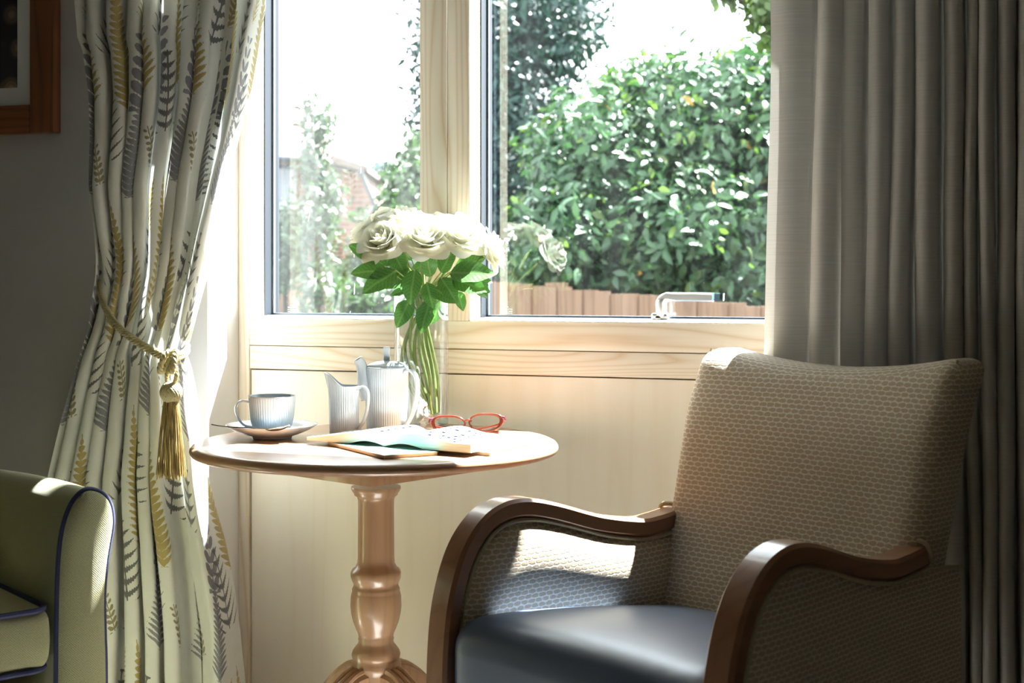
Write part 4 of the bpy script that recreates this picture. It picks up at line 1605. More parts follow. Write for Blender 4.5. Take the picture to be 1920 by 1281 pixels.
m, nt, b = new_mat('page_edges')
n_ = noise(nt, coords(nt, 'Object', (1, 1, 900)), 1.0, 2)
nt.links.new(mixc(nt, n_, lin(176, 196, 184), lin(222, 226, 212)), b.inputs['Base Color'])
b.inputs['Roughness'].default_value = 0.9
M_pages = m
m, nt, b = new_mat('puzzle_page')
u, v, _ = sep(nt, coords(nt, 'UV'))
au = u.abs()
row = (v / 0.021).frac()
cl = (au / 0.0125).frac()
rn = noise(nt, coords(nt, 'UV', (80, 48, 1)), 1.0, 1)
ink = row.gt(0.45) * cl.gt(0.30) * rn.gt(0.44) * au.gt(0.022) * au.lt(0.150) * v.gt(0.008) * v.lt(0.13)
nt.links.new(mixc(nt, ink, lin(222, 220, 214), (0.010, 0.014, 0.028, 1)), b.inputs['Base Color'])
b.inputs['Roughness'].default_value = 0.8
b.inputs['Specular IOR Level'].default_value = 0.0
M_print = m
block(arch_r, 1, 'right_page', M_print, BW)
block(arch_l, -1, 'left_page', M_print, BW * 0.97)

# spectacles
M_acetate = mat_leafy('orange_acetate', (0.20, 0.045, 0.022, 1), (0.15, 0.04, 0.03, 1), 0.3, 0.15, 40)
for _n in M_acetate.node_tree.nodes:
    if _n.type == 'BSDF_TRANSLUCENT':
        for _l in list(_n.inputs['Color'].links):
            M_acetate.node_tree.links.remove(_l)
        _n.inputs['Color'].default_value = (0.30, 0.085, 0.045, 1)
M_acetate_d = plain('maroon_acetate', lin(96, 44, 62), 0.2, coat=0.4)
GZ = 2.665
gc = P(877, 795, GZ)
groot = thing('spectacles', P(877, 817, GZ), 'orange tortoiseshell spectacles standing folded behind the open book', 'glasses')
gtilt = -0.10


def gp(x, y, d=0.0):
    """x right, y up in mm-ish pixels of the photo relative to the bridge, d towards camera (m)"""
    k = GZ / F
    return gc + CAM_R * (x * k) + UP * (y * k) + CAM_F * (-d + y * k * 0.35)


def lens_outline(cx, cy, rx, ry, out):
    pts = []
    for i in range(48):
        a = 2 * PI * i / 48
        c, s = math.cos(a), math.sin(a)
        x = cx + rx * math.copysign(abs(c) ** 0.85, c)
        y = cy + ry * math.copysign(abs(s) ** 0.9, s)
        y += 4.2 * max(0, c * out) ** 2 * (1 if s > -0.3 else 0.5)
        pts.append((x, y))
    return pts


for nm, cx, cy, out in (('left', -35, -1.5, -1), ('right', 33, 2.0, 1)):
    ol = lens_outline(cx, cy, 30, 15.2, out)
    rim = [gp(x, y + (0.5 if out > 0 else 0)) for x, y in ol]
    rim.append(rim[0])
    rads = []
    for i, (x, y) in enumerate(ol + [ol[0]]):
        c = (x - cx) * out / 30
        rads.append(0.0016 + 0.0016 * max(0, c) ** 3 + 0.0006 * max(0, (y - cy) / 15))
    obj('rim', MB().tube(rim, rads, 10, cap=False), M_acetate, groot)
    lm = MB()
    V = [gp(cx, cy)] + [gp(x, y + (0.5 if out > 0 else 0)) for x, y in ol]
    lm.add(V, [(0, 1 + i, 1 + (i + 1) % 48) for i in range(48)])
    obj('lens', lm, M_lens, groot)
    corner = (cx + out * 34, cy + 6)
    obj('end_piece', MB().tube([gp(corner[0] - out * 8, corner[1] + 4), gp(corner[0], corner[1] + 3), gp(corner[0] + out * 3, corner[1] - 2, -0.004)], [0.002, 0.0042, 0.003], 10), M_acetate_d, groot)
    # temple folded across behind the lenses
    h0 = (corner[0] + out * 2, corner[1] - 3)
    tp = spline([gp(h0[0], h0[1], -0.006), gp(h0[0] - out * 14, h0[1] - 9, -0.016 - 0.003 * (out > 0)), gp(0, -15.2, -0.022 - 0.004 * (out > 0)), gp(-out * 40, -16.5, -0.022 - 0.004 * (out > 0)), gp(-out * 58, -17, -0.016 - 0.004 * (out > 0))], 6)
    obj('temple', MB().tube(tp, [0.0022] * (len(tp) - 6) + [0.0024 + 0.0002 * i for i in range(6)], 8), M_acetate, groot)
obj('bridge', MB().tube(spline([gp(-8, 3.0), gp(-2, 7.0, 0.001), gp(0, 7.3, 0.0015), gp(3, 7.2, 0.001), gp(7, 4.5)], 5), 0.0019, 10), M_acetate, groot)
for sg in (-1, 1):
    obj('nose_pad', MB().tube([gp(sg * 6.0 - 0.5, -2), gp(sg * 9.5 - 0.5, -11)], [0.0014, 0.0020], 8), M_acetate, groot)

# ================================================================= WOVEN ARMCHAIR
UA = math.radians(46.3)
u_c = cw(math.cos(UA), -math.sin(UA), 0)
v_c = cw(-math.sin(UA), -math.cos(UA), 0)
c0 = cw(0.4325, 2.28, 0)
aroot = thing('armchair', (c0.x, c0.y, 0), 'woven beige armchair with curved wooden arms and slate leather seat', 'armchair', rz=math.atan2(u_c.y, u_c.x) + PI)
# local axes: +x = away from the camera side (chair's own right), +y = ... set below
# rotation by rz turns local x to -u_c; local y then is z cross x
lx = -u_c
ly = UP.cross(lx)
SGN = 1 if ly.dot(v_c) > 0 else -1


def L(u, v, z):
    """u: + towards the near arm, v: + to the front"""
    return Vector((-u, SGN * v, z))


def half(v):       # half distance between the arm centre lines
    return 0.234 + 0.026 * smoothstep(0.0, 0.46, v)


ARM0 = [(-0.012, 0.606), (0.05, 0.600), (0.10, 0.600), (0.2, 0.617), (0.3, 0.645), (0.36, 0.658), (0.41, 0.658), (0.455, 0.641), (0.495, 0.600), (0.522, 0.535), (0.533, 0.46), (0.535, 0.36), (0.530, 0.20), (0.520, 0.03)]
ARM = [(a * 0.925 if a > 0 else a, b2 - 0.021 * smoothstep(0.1, 0.55, b2)) for a, b2 in ARM0]
arm_c = spline([(a, b2, 0) for a, b2 in ARM], 7)
arm_c = [(p.x, p.y) for p in arm_c]
for sg in (1, -1):
    pts = [L(sg * half(v), v, z) for v, z in arm_c]
    N = len(pts)
    obj('arm_rail', MB().strip(pts, [0.046] * N, [0.030] * N, L(1, 0, 0)), M_armwood, aroot, local=True)
    # upholstered side panel: outline follows the rail
    top = [(v, z) for v, z in arm_c if z > 0.30]

    def panel(uoff, bulge, name, rear):
        mbp = MB()
        nu, nv = 44, 22
        # curve of the rail's underside
        vmin, vmax = rear, 0.474
        def ztop(v):
            if v < 0.0:
                return 0.569 - 0.02 * (-v / 0.1)
            best = 0.57
            for (v0, z0), (v1, z1) in zip(arm_c, arm_c[1:]):
                if v0 <= v <= v1 and v1 > v0:
                    best = z0 + (z1 - z0) * (v - v0) / (v1 - v0)
                    break
            return best - 0.018
        for j in range(nv + 1):
            b2 = j / nv
            for i in range(nu + 1):
                a = i / nu
                a2 = 1 - (1 - a) ** 1.5
                v = vmin + (vmax - vmin) * a2
                zt = ztop(min(v + 0.004, 0.474))
                if v > 0.40:
                    zt = min(zt, 0.604 - 0.10 * ((v - 0.40) / 0.074) ** 2)
                z = 0.27 + (zt - 0.27) * b2
                ed = min(1.0, 4.5 * min(b2 * 2 + 0.3, (1 - b2)) + 0.0) * min(1.0, 7.0 * (1 - a) + 0.0) * (min(1, 6 * a + 0.2))
                ed = max(0.0, min(1.0, ed)) ** 0.5
                uu = half(max(0, v)) + uoff + bulge * ed * (0.25 + 0.75 * min(1.0, b2 / 0.86))
                mbp.v.append(tuple(L(sg * uu, v, z)))
        for j in range(nv):
            for i in range(nu):
                q = j * (nu + 1) + i
                mbp.f.append((q, q + 1, q + nu + 2, q + nu + 1))
        o = obj(name, mbp, M_weave, aroot, local=True, uv='box')
        return o
    panel(-0.012, -0.028, 'inner_arm_panel', -0.02)
    panel(0.013, 0.007, 'outer_arm_panel', -0.115)
    # piping between rail and fabric, inside and outside
    pc = []
    for (v, z), (v1, z1) in zip(arm_c, arm_c[1:] + [arm_c[-1]]):
        pc.append((v, z))
    for uo, nm in ((-0.019, 'inner_piping'), (0.019, 'outer_piping')):
        line = []
        for i, (v, z) in enumerate(pc):
            v0, z0 = pc[max(i - 1, 0)]
            v1, z1 = pc[min(i + 1, len(pc) - 1)]
            t = Vector((v1 - v0, z1 - z0)).normalized()
            nv_, nz_ = t.y, -t.x
            line.append((v + nv_ * -0.0 + (-abs(t.y)) * 0.019 * (1 if z1 < z0 or True else 0), z + nz_ * 0.019))
        line = [(v, z) for v, z in line if z > 0.28]
        pl = [L(sg * (half(max(0, v)) + uo), v, z) for v, z in line]
        if uo > 0:
            pl = [L(sg * (half(0) + uo), -0.11, 0.555), L(sg * (half(0) + uo), -0.06, 0.561)] + pl
        obj(nm, MB().tube(pl, 0.0036, 8), M_weave_pipe, aroot, local=True)
    # piping loop where the rail meets the back
    lp = [L(sg * (half(0) - 0.026), 0.012, 0.53), L(sg * (half(0) - 0.026), 0.003, 0.58), L(sg * (half(0) - 0.022), -0.004, 0.602), L(sg * half(0), -0.006, 0.607), L(sg * (half(0) + 0.022), -0.004, 0.602), L(sg * (half(0) + 0.026), -0.012, 0.576)]
    lp = [L(sg * (half(0) - 0.028), 0.05, 0.43)] + lp
    obj('back_piping', MB().tube(spline(lp, 6), 0.0038, 8), M_weave_pipe, aroot, local=True)
    obj('rear_leg', MB().strip([L(sg * 0.215, -0.09, 0.30), L(sg * 0.215, -0.11, 0.15), L(sg * 0.215, -0.15, 0.002)], [0.036, 0.034, 0.03], [0.036, 0.034, 0.03], L(1, 0, 0)), M_armwood, aroot, local=True)

# backrest: thick padded slab, raked, dipping along its top edge
bk = rbox(0.52, 0.115, 0.47, 0.036, 16)


def back_map(p):
    x, y, z = p
    h = (z + 0.235) / 0.47
    zz = 0.415 + (0.872 - 0.415) * h
    a = x / 0.25
    top = smoothstep(0.3, 1.0, h)
    zz -= 0.028 * top * (1 - abs(a) ** 1.9)
    zz += 0.004 * top
    rake = 0.045 - 0.29 * (zz - 0.46)
    v = rake - 0.052 - y * -1.0
    v -= 0.012 * (1 - a * a) * (1 if y > 0 else 0.4)                 # gentle hollow
    v -= 0.022 * smoothstep(0.72, 1.0, h)                            # roll back at the top
    wdt = 1.0 - 0.07 * (1 - h) + 0.0 * a
    return L(-x * wdt * 0.98 + 0.006, v, zz)


back = obj('backrest', bk.map(back_map), M_weave, aroot, local=True, uv='box')
# seam lines down both front corners of the back
for sg in (1, -1):
    sl_ = []
    for i in range(24):
        h = 0.25 + 0.74 * i / 23
        q = back_map(Vector((-sg * 0.243, 0.0525 - 0.018, -0.235 + 0.47 * h)))
        sl_.append(Vector(q))
    obj('seam', MB().tube(sl_, 0.0024, 6), M_weave_pipe, back, local=True)
# seat cushion
st = rbox(0.48, 0.475, 0.16, 0.045, 16)


def seat_map(p):
    x, y, z = p
    v = 0.262 + y
    w = 1.0 + 0.13 * (y / 0.25)
    top = 1 if z > 0 else 0.2
    dome = 0.020 * (1 - (x / 0.245) ** 2) * (1 - (y / 0.25) ** 2) * top
    zz = 0.366 + z + 0.056 * (v / 0.5) + dome
    if y > 0.12 and z > -0.05:
        zz -= 0.012 * ((y - 0.12) / 0.13) ** 2
    return L(-x * w * 0.92, v + 0.006, zz)


obj('seat', st.map(seat_map), M_leather, aroot, local=True)
fr_ = rbox(0.47, 0.50, 0.09, 0.01, 4)
obj('seat_frame', fr_.map(lambda p: L(p.x, 0.26 + p.y, 0.262 + p.z)), M_weave, aroot, local=True, uv='box')

# ================================================================= GREEN ARMCHAIR
# front-panel frame: origin at the foot of the arm's front panel
GZc = 2.18
gA = cw((157 - 960) / F * GZc, GZc, 0)
gv = cw(0.64, -0.768, 0).normalized()          # front direction
gw = Vector((-gv.y, gv.x, 0))
if gw.dot(CAM_R) < 0:
    gw = -gw                                    # towards the far (right-hand) side
groot2 = thing('green_armchair', (gA.x, gA.y, 0), 'olive green upholstered armchair with navy piped edges', 'armchair', rz=math.atan2(gw.y, gw.x))
gly = UP.cross(gw)
GS = 1 if gly.dot(gv) > 0 else -1


def GL(w, v, z):
    return Vector((w, GS * v, z))


kz = GZc / F


def gz(py):
    return CAMZ - (py - HOR) * kz


# outline of the front panel in (w, z): measured from the photograph, width units px
OUT_L = [(1700, -58), (1281, -54), (1180, -53), (1080, -51), (1020, -47), (980, -40), (950, -29), (930, -15), (919, 2)]
OUT_R = [(919, 2), (921, 20), (930, 36), (945, 48), (965, 54), (990, 55), (1020, 50), (1060, 43), (1120, 38), (1200, 39), (1281, 41), (1700, 44)]
sc_w = kz * 1.0
outl = [(x * sc_w, gz(y)) for y, x in OUT_L] + [(x * sc_w, gz(y)) for y, x in OUT_R][1:]
outl = [(w, max(z, 0.05)) for w, z in outl]
ol = [(p.x, p.y) for p in spline([(w, z, 0) for w, z in outl], 6)]
cxw = 0.0
# padded front panel
pm = MB()
rings_ = []
NR = 9
zc_ = sum(z for _, z in ol) / len(ol)
for r in range(NR + 1):
    t = r / NR
    k = math.cos(t * PI / 2)
    dep = 0.018 * math.sin(t * PI / 2) ** 0.7
    rings_.append([(w * k, zc_ + (z - zc_) * (0.25 + 0.75 * k) if False else (z - (z - min(z, 0.615)) * (1 - k)), dep) for w, z in ol])
V = [tuple(GL(w, d, z)) for rg_ in rings_ for (w, z, d) in rg_]
n = len(ol)
Fc = [(r * n + i, r * n + i + 1, (r + 1) * n + i + 1, (r + 1) * n + i) for r in range(NR) for i in range(n - 1)]
pm.add(V, Fc)
obj('arm_front_panel', pm, M_green, groot2, local=True, uv='box', merge=1e-4)
obj('navy_piping', MB().tube([GL(w, 0.002, z) for w, z in ol], 0.0044, 10), M_navy, groot2, local=True)
# body of the arm: the same outline swept back, sinking a little and curving in to the back
am = MB()
NB = 24
V = []
for j in range(NB + 1):
    t = j / NB
    dv = -0.66 * t
    for (w, z) in ol:
        k = 1.0 + 0.10 * smoothstep(0, 0.15, t)
        zz = z if z < 0.3 else z + (0.004 * math.sin(PI * min(1, t * 1.6)) - 0.012 * t) * smoothstep(0.3, 0.7, z)
        V.append(tuple(GL(w * k - 0.05 * t * t, dv, zz)))
Fc = [(j * n + i, j * n + i + 1, (j + 1) * n + i + 1, (j + 1) * n + i) for j in range(NB) for i in range(n - 1)]
am.add(V, Fc)
obj('arm', am, M_green, groot2, local=True, uv='box')
# other arm (outside the frame), back and base keep the chair whole
am2 = MB().add([(x * -1, y, z) for x, y, z in V], Fc)
am2.map(lambda p: p + Vector((-0.56, 0, 0)))
obj('arm', am2, M_green, groot2, local=True, uv='box')
bk2 = rbox(0.60, 0.14, 0.62, 0.05, 8)
obj('backrest', bk2.map(lambda p: GL(p.x - 0.28, p.y - 0.64 - 0.12 * (p.z + 0.3), p.z + 0.52)), M_green, groot2, local=True, uv='box')
bs2 = rbox(0.46, 0.50, 0.20, 0.012, 6)
obj('base', bs2.map(lambda p: GL(p.x - 0.283, p.y - 0.262, p.z + 0.236)), M_green, groot2, local=True, uv='box')
# seat cushion with two piped edges
ct, cb = gz(1124), gz(1243)
ch = ct - cb
cu = rbox(0.455, 0.47, ch, 0.020, 12)
cy0 = -0.235


def cush(p):
    x, y, z = p
    dome = 0.020 * (1 - (x / 0.2275) ** 2) * (1 - (y / 0.235) ** 2) * (1 if z > 0 else 0)
    side = 1 + 0.02 * (1 - (2 * z / ch) ** 2)
    return GL(x * side - 0.2275 - 0.058, (y * side) + cy0 + 0.012, z + (ct + cb) / 2 + dome)


cush_o = obj('seat_cushion', cu.map(cush), M_green, groot2, local=True, uv='box')
for zz in (ch / 2 - 0.004, -ch / 2 + 0.004):
    path = []
    hx, hy, r = 0.2275, 0.235, 0.03
    for (qx, qy, a0) in ((hx - r, hy - r, 0), (-hx + r, hy - r, 90), (-hx + r, -hy + r, 180), (hx - r, -hy + r, 270)):
        for k in range(7):
            a = math.radians(a0 + 15 * k)
            path.append(Vector(cush(Vector((qx + r * math.cos(a), qy + r * math.sin(a), zz)))))
    path.append(path[0])
    obj('navy_piping', MB().tube(path, 0.0044, 8, cap=False), M_navy, cush_o, local=True)
for (w, v) in ((0.0, -0.03), (-0.56, -0.03), (0.0, -0.52), (-0.56, -0.52)):
    obj('foot', MB().tube([GL(w, v, 0.055), GL(w, v, 0.001)], [0.022, 0.016], 12), M_armwood, groot2, local=True)

# ================================================================= OUTSIDE
GROUND = -0.95
o = structure(obj('ground_outside', MB().box((-40, 3.0, GROUND - 0.1), (40, 70, GROUND)), M_lawn, smooth=False))


def leaves_mesh(pts, nrm, size, ratio=0.42):
    """numpy: folded diamond leaves"""
    n = len(pts)
    d = RNG.normal(size=(n, 3))
    d[:, 2] -= 0.5
    nrm = nrm + 0.75 * RNG.normal(size=(n, 3))
    nrm /= np.linalg.norm(nrm, axis=1, keepdims=True)
    d -= nrm * np.sum(d * nrm, axis=1, keepdims=True)
    d /= np.linalg.norm(d, axis=1, keepdims=True) + 1e-9
    s = np.cross(nrm, d)
    L_ = (size * (0.65 + 0.7 * RNG.random(n)))[:, None]
    Wd = L_ * ratio * 0.5
    fold = nrm * Wd * 0.35
    a = pts
    m1 = pts + d * L_ * 0.35
    m2 = pts + d * L_ * 0.72
    t = pts + d * L_ - nrm * L_ * 0.12
    V = np.stack([a, m1 + s * Wd + fold, m1 - s * Wd + fold, m2 + s * Wd * 0.75 + fold * 0.6, m2 - s * Wd * 0.75 + fold * 0.6, t, m1, m2], axis=1).reshape(-1, 3)
    base = np.arange(n) * 8
    q = np.array([[0, 1, 6], [0, 6, 2]])
    tri = np.concatenate([base[:, None] + r for r in ([[0, 6, 1]], [[0, 2, 6]], [[5, 3, 7]], [[5, 7, 4]])])
    quad = np.concatenate([base[:, None] + r for r in ([[1, 6, 7, 3]], [[6, 2, 4, 7]])])
    return V, tri, quad


def leaf_object(name, V, tri, quad, mat, parent):
    off = np.array(off_of(parent))
    me = bpy.data.meshes.new(name)
    me.from_pydata((V - off).tolist(), [], tri.tolist() + quad.tolist())
    me.polygons.foreach_set('use_smooth', [True] * len(me.polygons))
    me.update()
    o = link(name, me, mat, parent)
    o['kind'] = 'stuff'
    return o


def lump_points(lumps, n, shell=0.55):
    """lumps: (px, py, Z, rx px, rz px, depth m). points mostly near the outside of each lump"""
    vol = np.array([l[3] * l[4] for l in lumps], float)
    cnt = (n * vol / vol.sum()).astype(int)
    P_, N_ = [], []
    for (px, py, Z, rx, rz, dy), c in zip(lumps, cnt):
        d = RNG.normal(size=(c, 3))
        d /= np.linalg.norm(d, axis=1, keepdims=True)
        r = (shell + (1 - shell) * RNG.random(c)) * (1 + 0.16 * np.sin(d[:, 0] * 7 + px) * np.cos(d[:, 2] * 6) + 0.05 * RNG.normal(size=c))
        loc = d * r[:, None] * np.array([rx * Z / F, dy, rz * Z / F])
        cen = np.array(P(px, py, Z))
        R = np.array(CAM_R)
        Fw = np.array(CAM_F)
        pos = cen + loc[:, :1] * R + loc[:, 1:2] * Fw + loc[:, 2:3] * np.array([0, 0, 1.0])
        nr = d[:, :1] * R + d[:, 1:2] * Fw + d[:, 2:3] * np.array([0, 0, 1.0])
        P_.append(pos)
        N_.append(nr)
    return np.concatenate(P_), np.concatenate(N_)


def tree(name, label, cat, lumps, n, size, mat, shell=0.55, ratio=0.42, trunks=(), group=None, extra=None, up=0.35):
    base = P(*trunks[0][0][:3]) if trunks else P(lumps[0][0], lumps[0][1], lumps[0][2])
    root = thing(name, (base.x, base.y, GROUND), label, cat, group)
    pos, nr = lump_points(lumps, n, shell)
    nr = nr + np.array([0, 0, up])
    ok = pos[:, 2] > GROUND + 0.05
    V, tri, quad = leaves_mesh(pos[ok], nr[ok], size, ratio)
    leaf_object('foliage', V, tri, quad, mat, root)
    for (b_, pts, r0, r1) in trunks:
        path = [Vector((base.x, base.y, GROUND))] + [P(*q) for q in pts]
        path = spline(path, 6)
        N = len(path)
        obj('trunk' if r0 >= 0.03 else 'branch', MB().tube(path, [r0 + (r1 - r0) * i / (N - 1) for i in range(N)], 8), M_bark, root)
    if extra:
        for (nm, m_, cnt, sz) in extra:
            pos, nr = lump_points(lumps, cnt, 0.92)
            V, tri, quad = leaves_mesh(pos, nr, sz, 0.5)
            leaf_object(nm, V, tri, quad, m_, root)
    return root


tree('laurel_bush', 'big glossy laurel bush growing above the timber fence', 'bush',
     [(1130, 340, 8.6, 165, 190, 0.7), (1330, 270, 8.8, 190, 190, 0.8), (1290, 440, 8.2, 190, 130, 0.7), (1060, 450, 8.1, 110, 110, 0.5), (1500, 360, 8.6, 170, 240, 0.8), (1200, 190, 9.2, 110, 90, 0.6), (1430, 170, 9.0, 120, 90, 0.6), (1150, 520, 8.3, 230, 60, 0.6), (1420, 530, 8.0, 180, 60, 0.6)],
     30000, 0.085, M_laurel, 0.35, 0.40,
     trunks=[((1270, 560, 8.5), [(1275, 540, 8.5), (1265, 420, 8.6), (1330, 260, 8.8)], 0.07, 0.02), ((1270, 560, 8.5), [(1240, 540, 8.5), (1180, 420, 8.6), (1130, 300, 8.7)], 0.05, 0.015)],
     extra=[('young_leaves', M_limeleaf, 1300, 0.07), ('yellow_leaves', M_yellowleaf, 60, 0.07)])
tree('dark_tree', 'tall dark blue-green tree rising behind the timber mullion', 'tree',
     [(930, 60, 12.0, 190, 210, 1.2), (1040, 50, 12.2, 115, 120, 1.0), (850, 200, 12.0, 95, 150, 0.8), (960, 260, 11.8, 130, 190, 1.0), (1000, 420, 11.6, 110, 110, 0.8), (930, -160, 12.0, 160, 160, 1.0)],
     22000, 0.085, M_darkleaf, 0.3, 0.36,
     trunks=[((930, 520, 12.0), [(930, 500, 12.0), (925, 300, 12.0), (935, 60, 12.0)], 0.12, 0.03)])
tree('leafy_shrub', 'bright green shrub beside the mullion in the left-hand window', 'bush',
     [(785, 370, 10.5, 75, 95, 0.6), (745, 450, 10.3, 85, 80, 0.6), (790, 300, 10.6, 40, 60, 0.4), (720, 560, 9.6, 95, 60, 0.5), (800, 500, 10.0, 80, 80, 0.5), (668, 530, 10.2, 50, 55, 0.4)],
     9000, 0.075, M_bushleaf, 0.4, 0.45,
     trunks=[((770, 600, 10.4), [(770, 560, 10.4), (775, 450, 10.5), (785, 360, 10.5)], 0.04, 0.012)])
tree('slender_tree', 'young slender pale tree standing in front of the brick house', 'tree',
     [(588, 300, 9.0, 38, 120, 0.25), (575, 210, 9.0, 24, 60, 0.15), (600, 430, 9.0, 55, 110, 0.35), (592, 540, 9.0, 60, 70, 0.35), (612, 230, 9.0, 22, 60, 0.15), (625, 360, 9.0, 30, 60, 0.2)],
     1700, 0.055, M_paleleaf, 0.2, 0.45,
     trunks=[((596, 620, 9.0), [(598, 560, 9.0), (594, 400, 9.0), (586, 250, 9.0), (578, 165, 9.0)], 0.032, 0.006), ((596, 620, 9.0), [(600, 560, 9.0), (612, 380, 9.0), (618, 190, 9.0)], 0.014, 0.004), ((596, 620, 9.0), [(598, 500, 9.0), (570, 330, 9.0), (562, 190, 9.0)], 0.012, 0.004)])
tree('small_bush', 'light green bush at the foot of the brick house', 'bush',
     [(535, 440, 10.8, 45, 60, 0.35), (518, 500, 10.7, 60, 55, 0.35)],
     1800, 0.07, M_bushleaf, 0.3, 0.45,
     trunks=[((535, 620, 10.8), [(535, 560, 10.8), (535, 440, 10.8)], 0.03, 0.012)])
tree('distant_tree', 'hazy far tree seen past the end of the house roof', 'tree',
     [(712, 330, 40.0, 26, 20, 1.2), (690, 350, 40.0, 30, 30, 1.2), (740, 360, 40.0, 50, 45, 1.5)],
     1500, 0.32, M_darkleaf, 0.2, 0.5,
     trunks=[((712, 540, 40.0), [(712, 450, 40.0), (712, 350, 40.0)], 0.2, 0.08)])
tree('overhanging_branch', 'lime green branch hanging into the top corner of the right-hand window', 'branch',
     [(1425, 20, 6.5, 40, 28, 0.2), (1385, -5, 6.5, 30, 16, 0.15), (1440, 75, 6.5, 26, 18, 0.15), (1350, -8, 6.5, 26, 8, 0.12), (1405, 45, 6.5, 18, 8, 0.1), (1465, 30, 6.5, 50, 60, 0.25), (1500, -60, 6.5, 120, 60, 0.4)],
     1100, 0.06, M_limeleaf, 0.1, 0.5,
     trunks=[((1700, 517, 6.5), [(1650, 300, 6.5), (1560, 60, 6.5), (1470, 20, 6.5), (1400, 0, 6.5), (1340, -10, 6.5)], 0.05, 0.004)])


# timber fence: separate overlapping boards
def fence(name, label, p0, p1, drop0, drop1, nb, posts):
    """p0, p1: world XY of the ends; drop: top height at the ends"""
    root = thing(name, (p0.x, p0.y, GROUND), label, 'fence')
    d = (p1 - p0)
    d.z = 0
    Ln = d.length
    d = d.normalized()
    nn = Vector((-d.y, d.x, 0))
    bw_ = Ln / nb
    for i in range(nb):
        a = p0 + d * (bw_ * i)
        zt = drop0 + (drop1 - drop0) * (i + 0.5) / nb + random.uniform(-0.006, 0.006)
        mbb = MB()
        o0 = nn * (0.012 if i % 2 else 0.0)
        c = [a + o0, a + d * (bw_ * 1.06) + o0, a + d * (bw_ * 1.06) + nn * 0.014 + o0, a + nn * 0.014 + o0]
        V = [(q.x, q.y, GROUND + 0.02) for q in c] + [(q.x, q.y, zt) for q in c]
        mbb.add(V, [(0, 3, 2, 1), (4, 5, 6, 7), (0, 1, 5, 4), (1, 2, 6, 5), (2, 3, 7, 6), (3, 0, 4, 7)])
        obj('board', mbb, M_fence, root, smooth=False)
    for k in range(posts):
        f = k / (posts - 1)
        a = p0 + d * (Ln * f) + nn * 0.08
        zt = drop0 + (drop1 - drop0) * f + 0.02
        obj('post', MB().box((a.x - 0.05, a.y - 0.05, GROUND), (a.x + 0.05, a.y + 0.05, zt)), M_fence, root, smooth=False)
    return root


e0, e1 = P(800, 517, 8.2), P(1620, 517, 6.2)
fence('timber_fence', 'brown vertical board fence along the foot of the laurel bush', Vector((e0.x, e0.y, 0)), Vector((e1.x, e1.y, 0)), CAMZ - (517 - HOR) * 8.2 / F, CAMZ - (592 - HOR) * 6.2 / F, 31, 4)
e0, e1 = P(400, 517, 12.6), P(566, 517, 12.4)
fence('garden_fence', 'low brown board fence in the corner of the left-hand window', Vector((e0.x, e0.y, 0)), Vector((e1.x, e1.y, 0)), CAMZ - (508 - HOR) * 12.6 / F, CAMZ - (512 - HOR) * 12.4 / F, 8, 2)
gp0 = P(563, 517, 10.2)
go = obj('gate_post', MB().box((gp0.x - 0.04, gp0.y - 0.04, GROUND), (gp0.x + 0.04, gp0.y + 0.04, CAMZ - (555 - HOR) * 10.2 / F)), M_barge, smooth=True, bevel=0.01)
tag(go, 'dark square post beside the low garden fence', 'post')

# brick house
HZ = 21.0
hr = P(600, 517, HZ)
hroot_ = thing('brick_house', (hr.x, hr.y, GROUND), 'brick house with tiled roof and white window beyond the garden', 'house')


def hpt(px, py, dz=0.0):
    return P(px, py, HZ + dz)


def prism(front, depth):
    """front: list of world points (ccw); extruded along the camera's forward axis"""
    n_ = len(front)
    V = [tuple(p) for p in front] + [tuple(p + CAM_F * depth) for p in front]
    Fc = [tuple(range(n_)), tuple(reversed(range(n_, 2 * n_)))]
    Fc += [(i, (i + 1) % n_, n_ + (i + 1) % n_, n_ + i) for i in range(n_)]
    return MB().add(V, Fc)


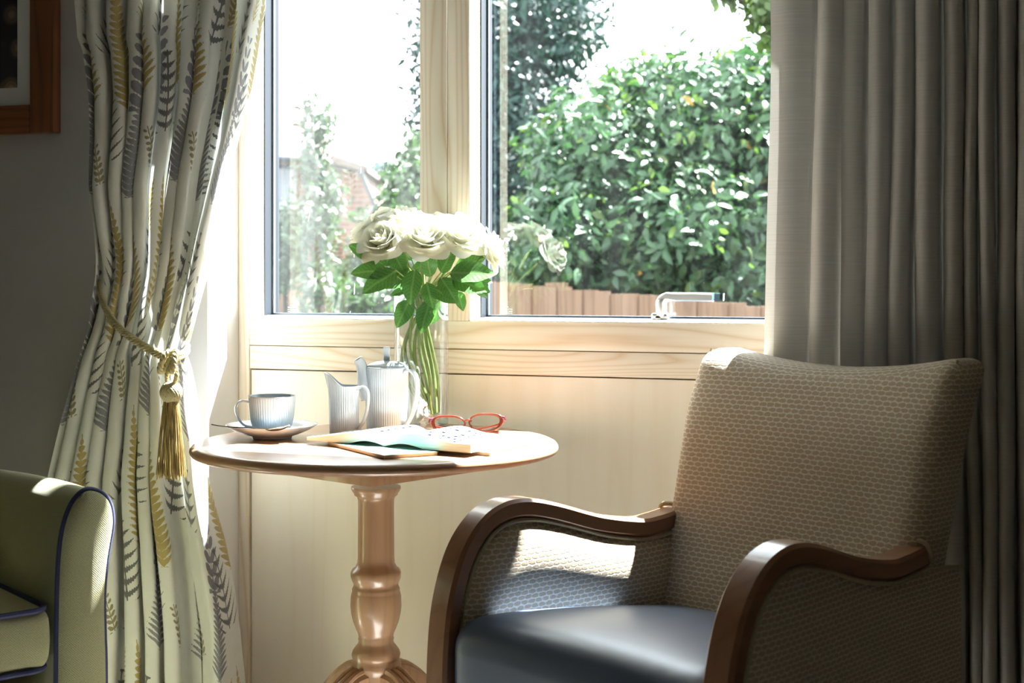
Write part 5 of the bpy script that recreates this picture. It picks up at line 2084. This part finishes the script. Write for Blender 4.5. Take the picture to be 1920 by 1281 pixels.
zg = lambda px: Vector((hpt(px, 517).x, hpt(px, 517).y, GROUND))
obj('wall', prism([zg(380), zg(648), hpt(648, 298), hpt(380, 286)], 6.0), M_brick, hroot_, smooth=False)
obj('side_wall', prism([Vector((*hpt(640, 517, -1.2).xy, GROUND)), Vector((*hpt(712, 517, -1.2).xy, GROUND)), hpt(712, 420, -1.2), hpt(676, 322, -1.2), hpt(640, 318, -1.2)], 3.0), M_brick, hroot_, smooth=False)
rfm = MB().add([tuple(hpt(360, 286, -0.5)), tuple(hpt(566, 297, -0.5)), tuple(hpt(470, 150, 2.6)), tuple(hpt(340, 150, 2.6)), tuple(hpt(690, 318, 6.0)), tuple(hpt(360, 286, 6.0))],
               [(0, 1, 2, 3), (1, 4, 2), (3, 2, 4, 5)])
rf = obj('roof', rfm, M_tile_roof, hroot_, smooth=False)
sm = rf.modifiers.new('thickness', 'SOLIDIFY')
sm.thickness = 0.12
obj('gutter', MB().tube([hpt(360, 289, -0.6), hpt(568, 299, -0.6)], 0.045, 8), M_barge, hroot_)
rf2 = obj('side_roof', prism([hpt(600, 282, -1.4), hpt(690, 312, -1.4), hpt(690, 322, -1.4), hpt(600, 300, -1.4)], 3.2), M_tile_roof, hroot_, smooth=False)
obj('barge_board', prism([hpt(671, 320, -1.5), hpt(678, 318, -1.5), hpt(712, 400, -1.5), hpt(705, 404, -1.5)], 0.1), M_barge, hroot_, smooth=False)
# window with two casements
wroot = obj('window_frame', prism([hpt(490, 386, -0.06), hpt(556, 386, -0.06), hpt(556, 300, -0.06), hpt(490, 300, -0.06)], 0.1), M_white_upvc, hroot_, smooth=False)
for (a, b2) in ((494, 511), (515, 531), (535, 551)):
    obj('pane', prism([hpt(a, 378, -0.075), hpt(b2, 378, -0.075), hpt(b2, 310, -0.075), hpt(a, 310, -0.075)], 0.02), M_house_glass, wroot, smooth=False)
obj('sill', prism([hpt(486, 392, -0.2), hpt(560, 392, -0.2), hpt(560, 386, -0.2), hpt(486, 386, -0.2)], 0.2), M_white_upvc, wroot, smooth=False)
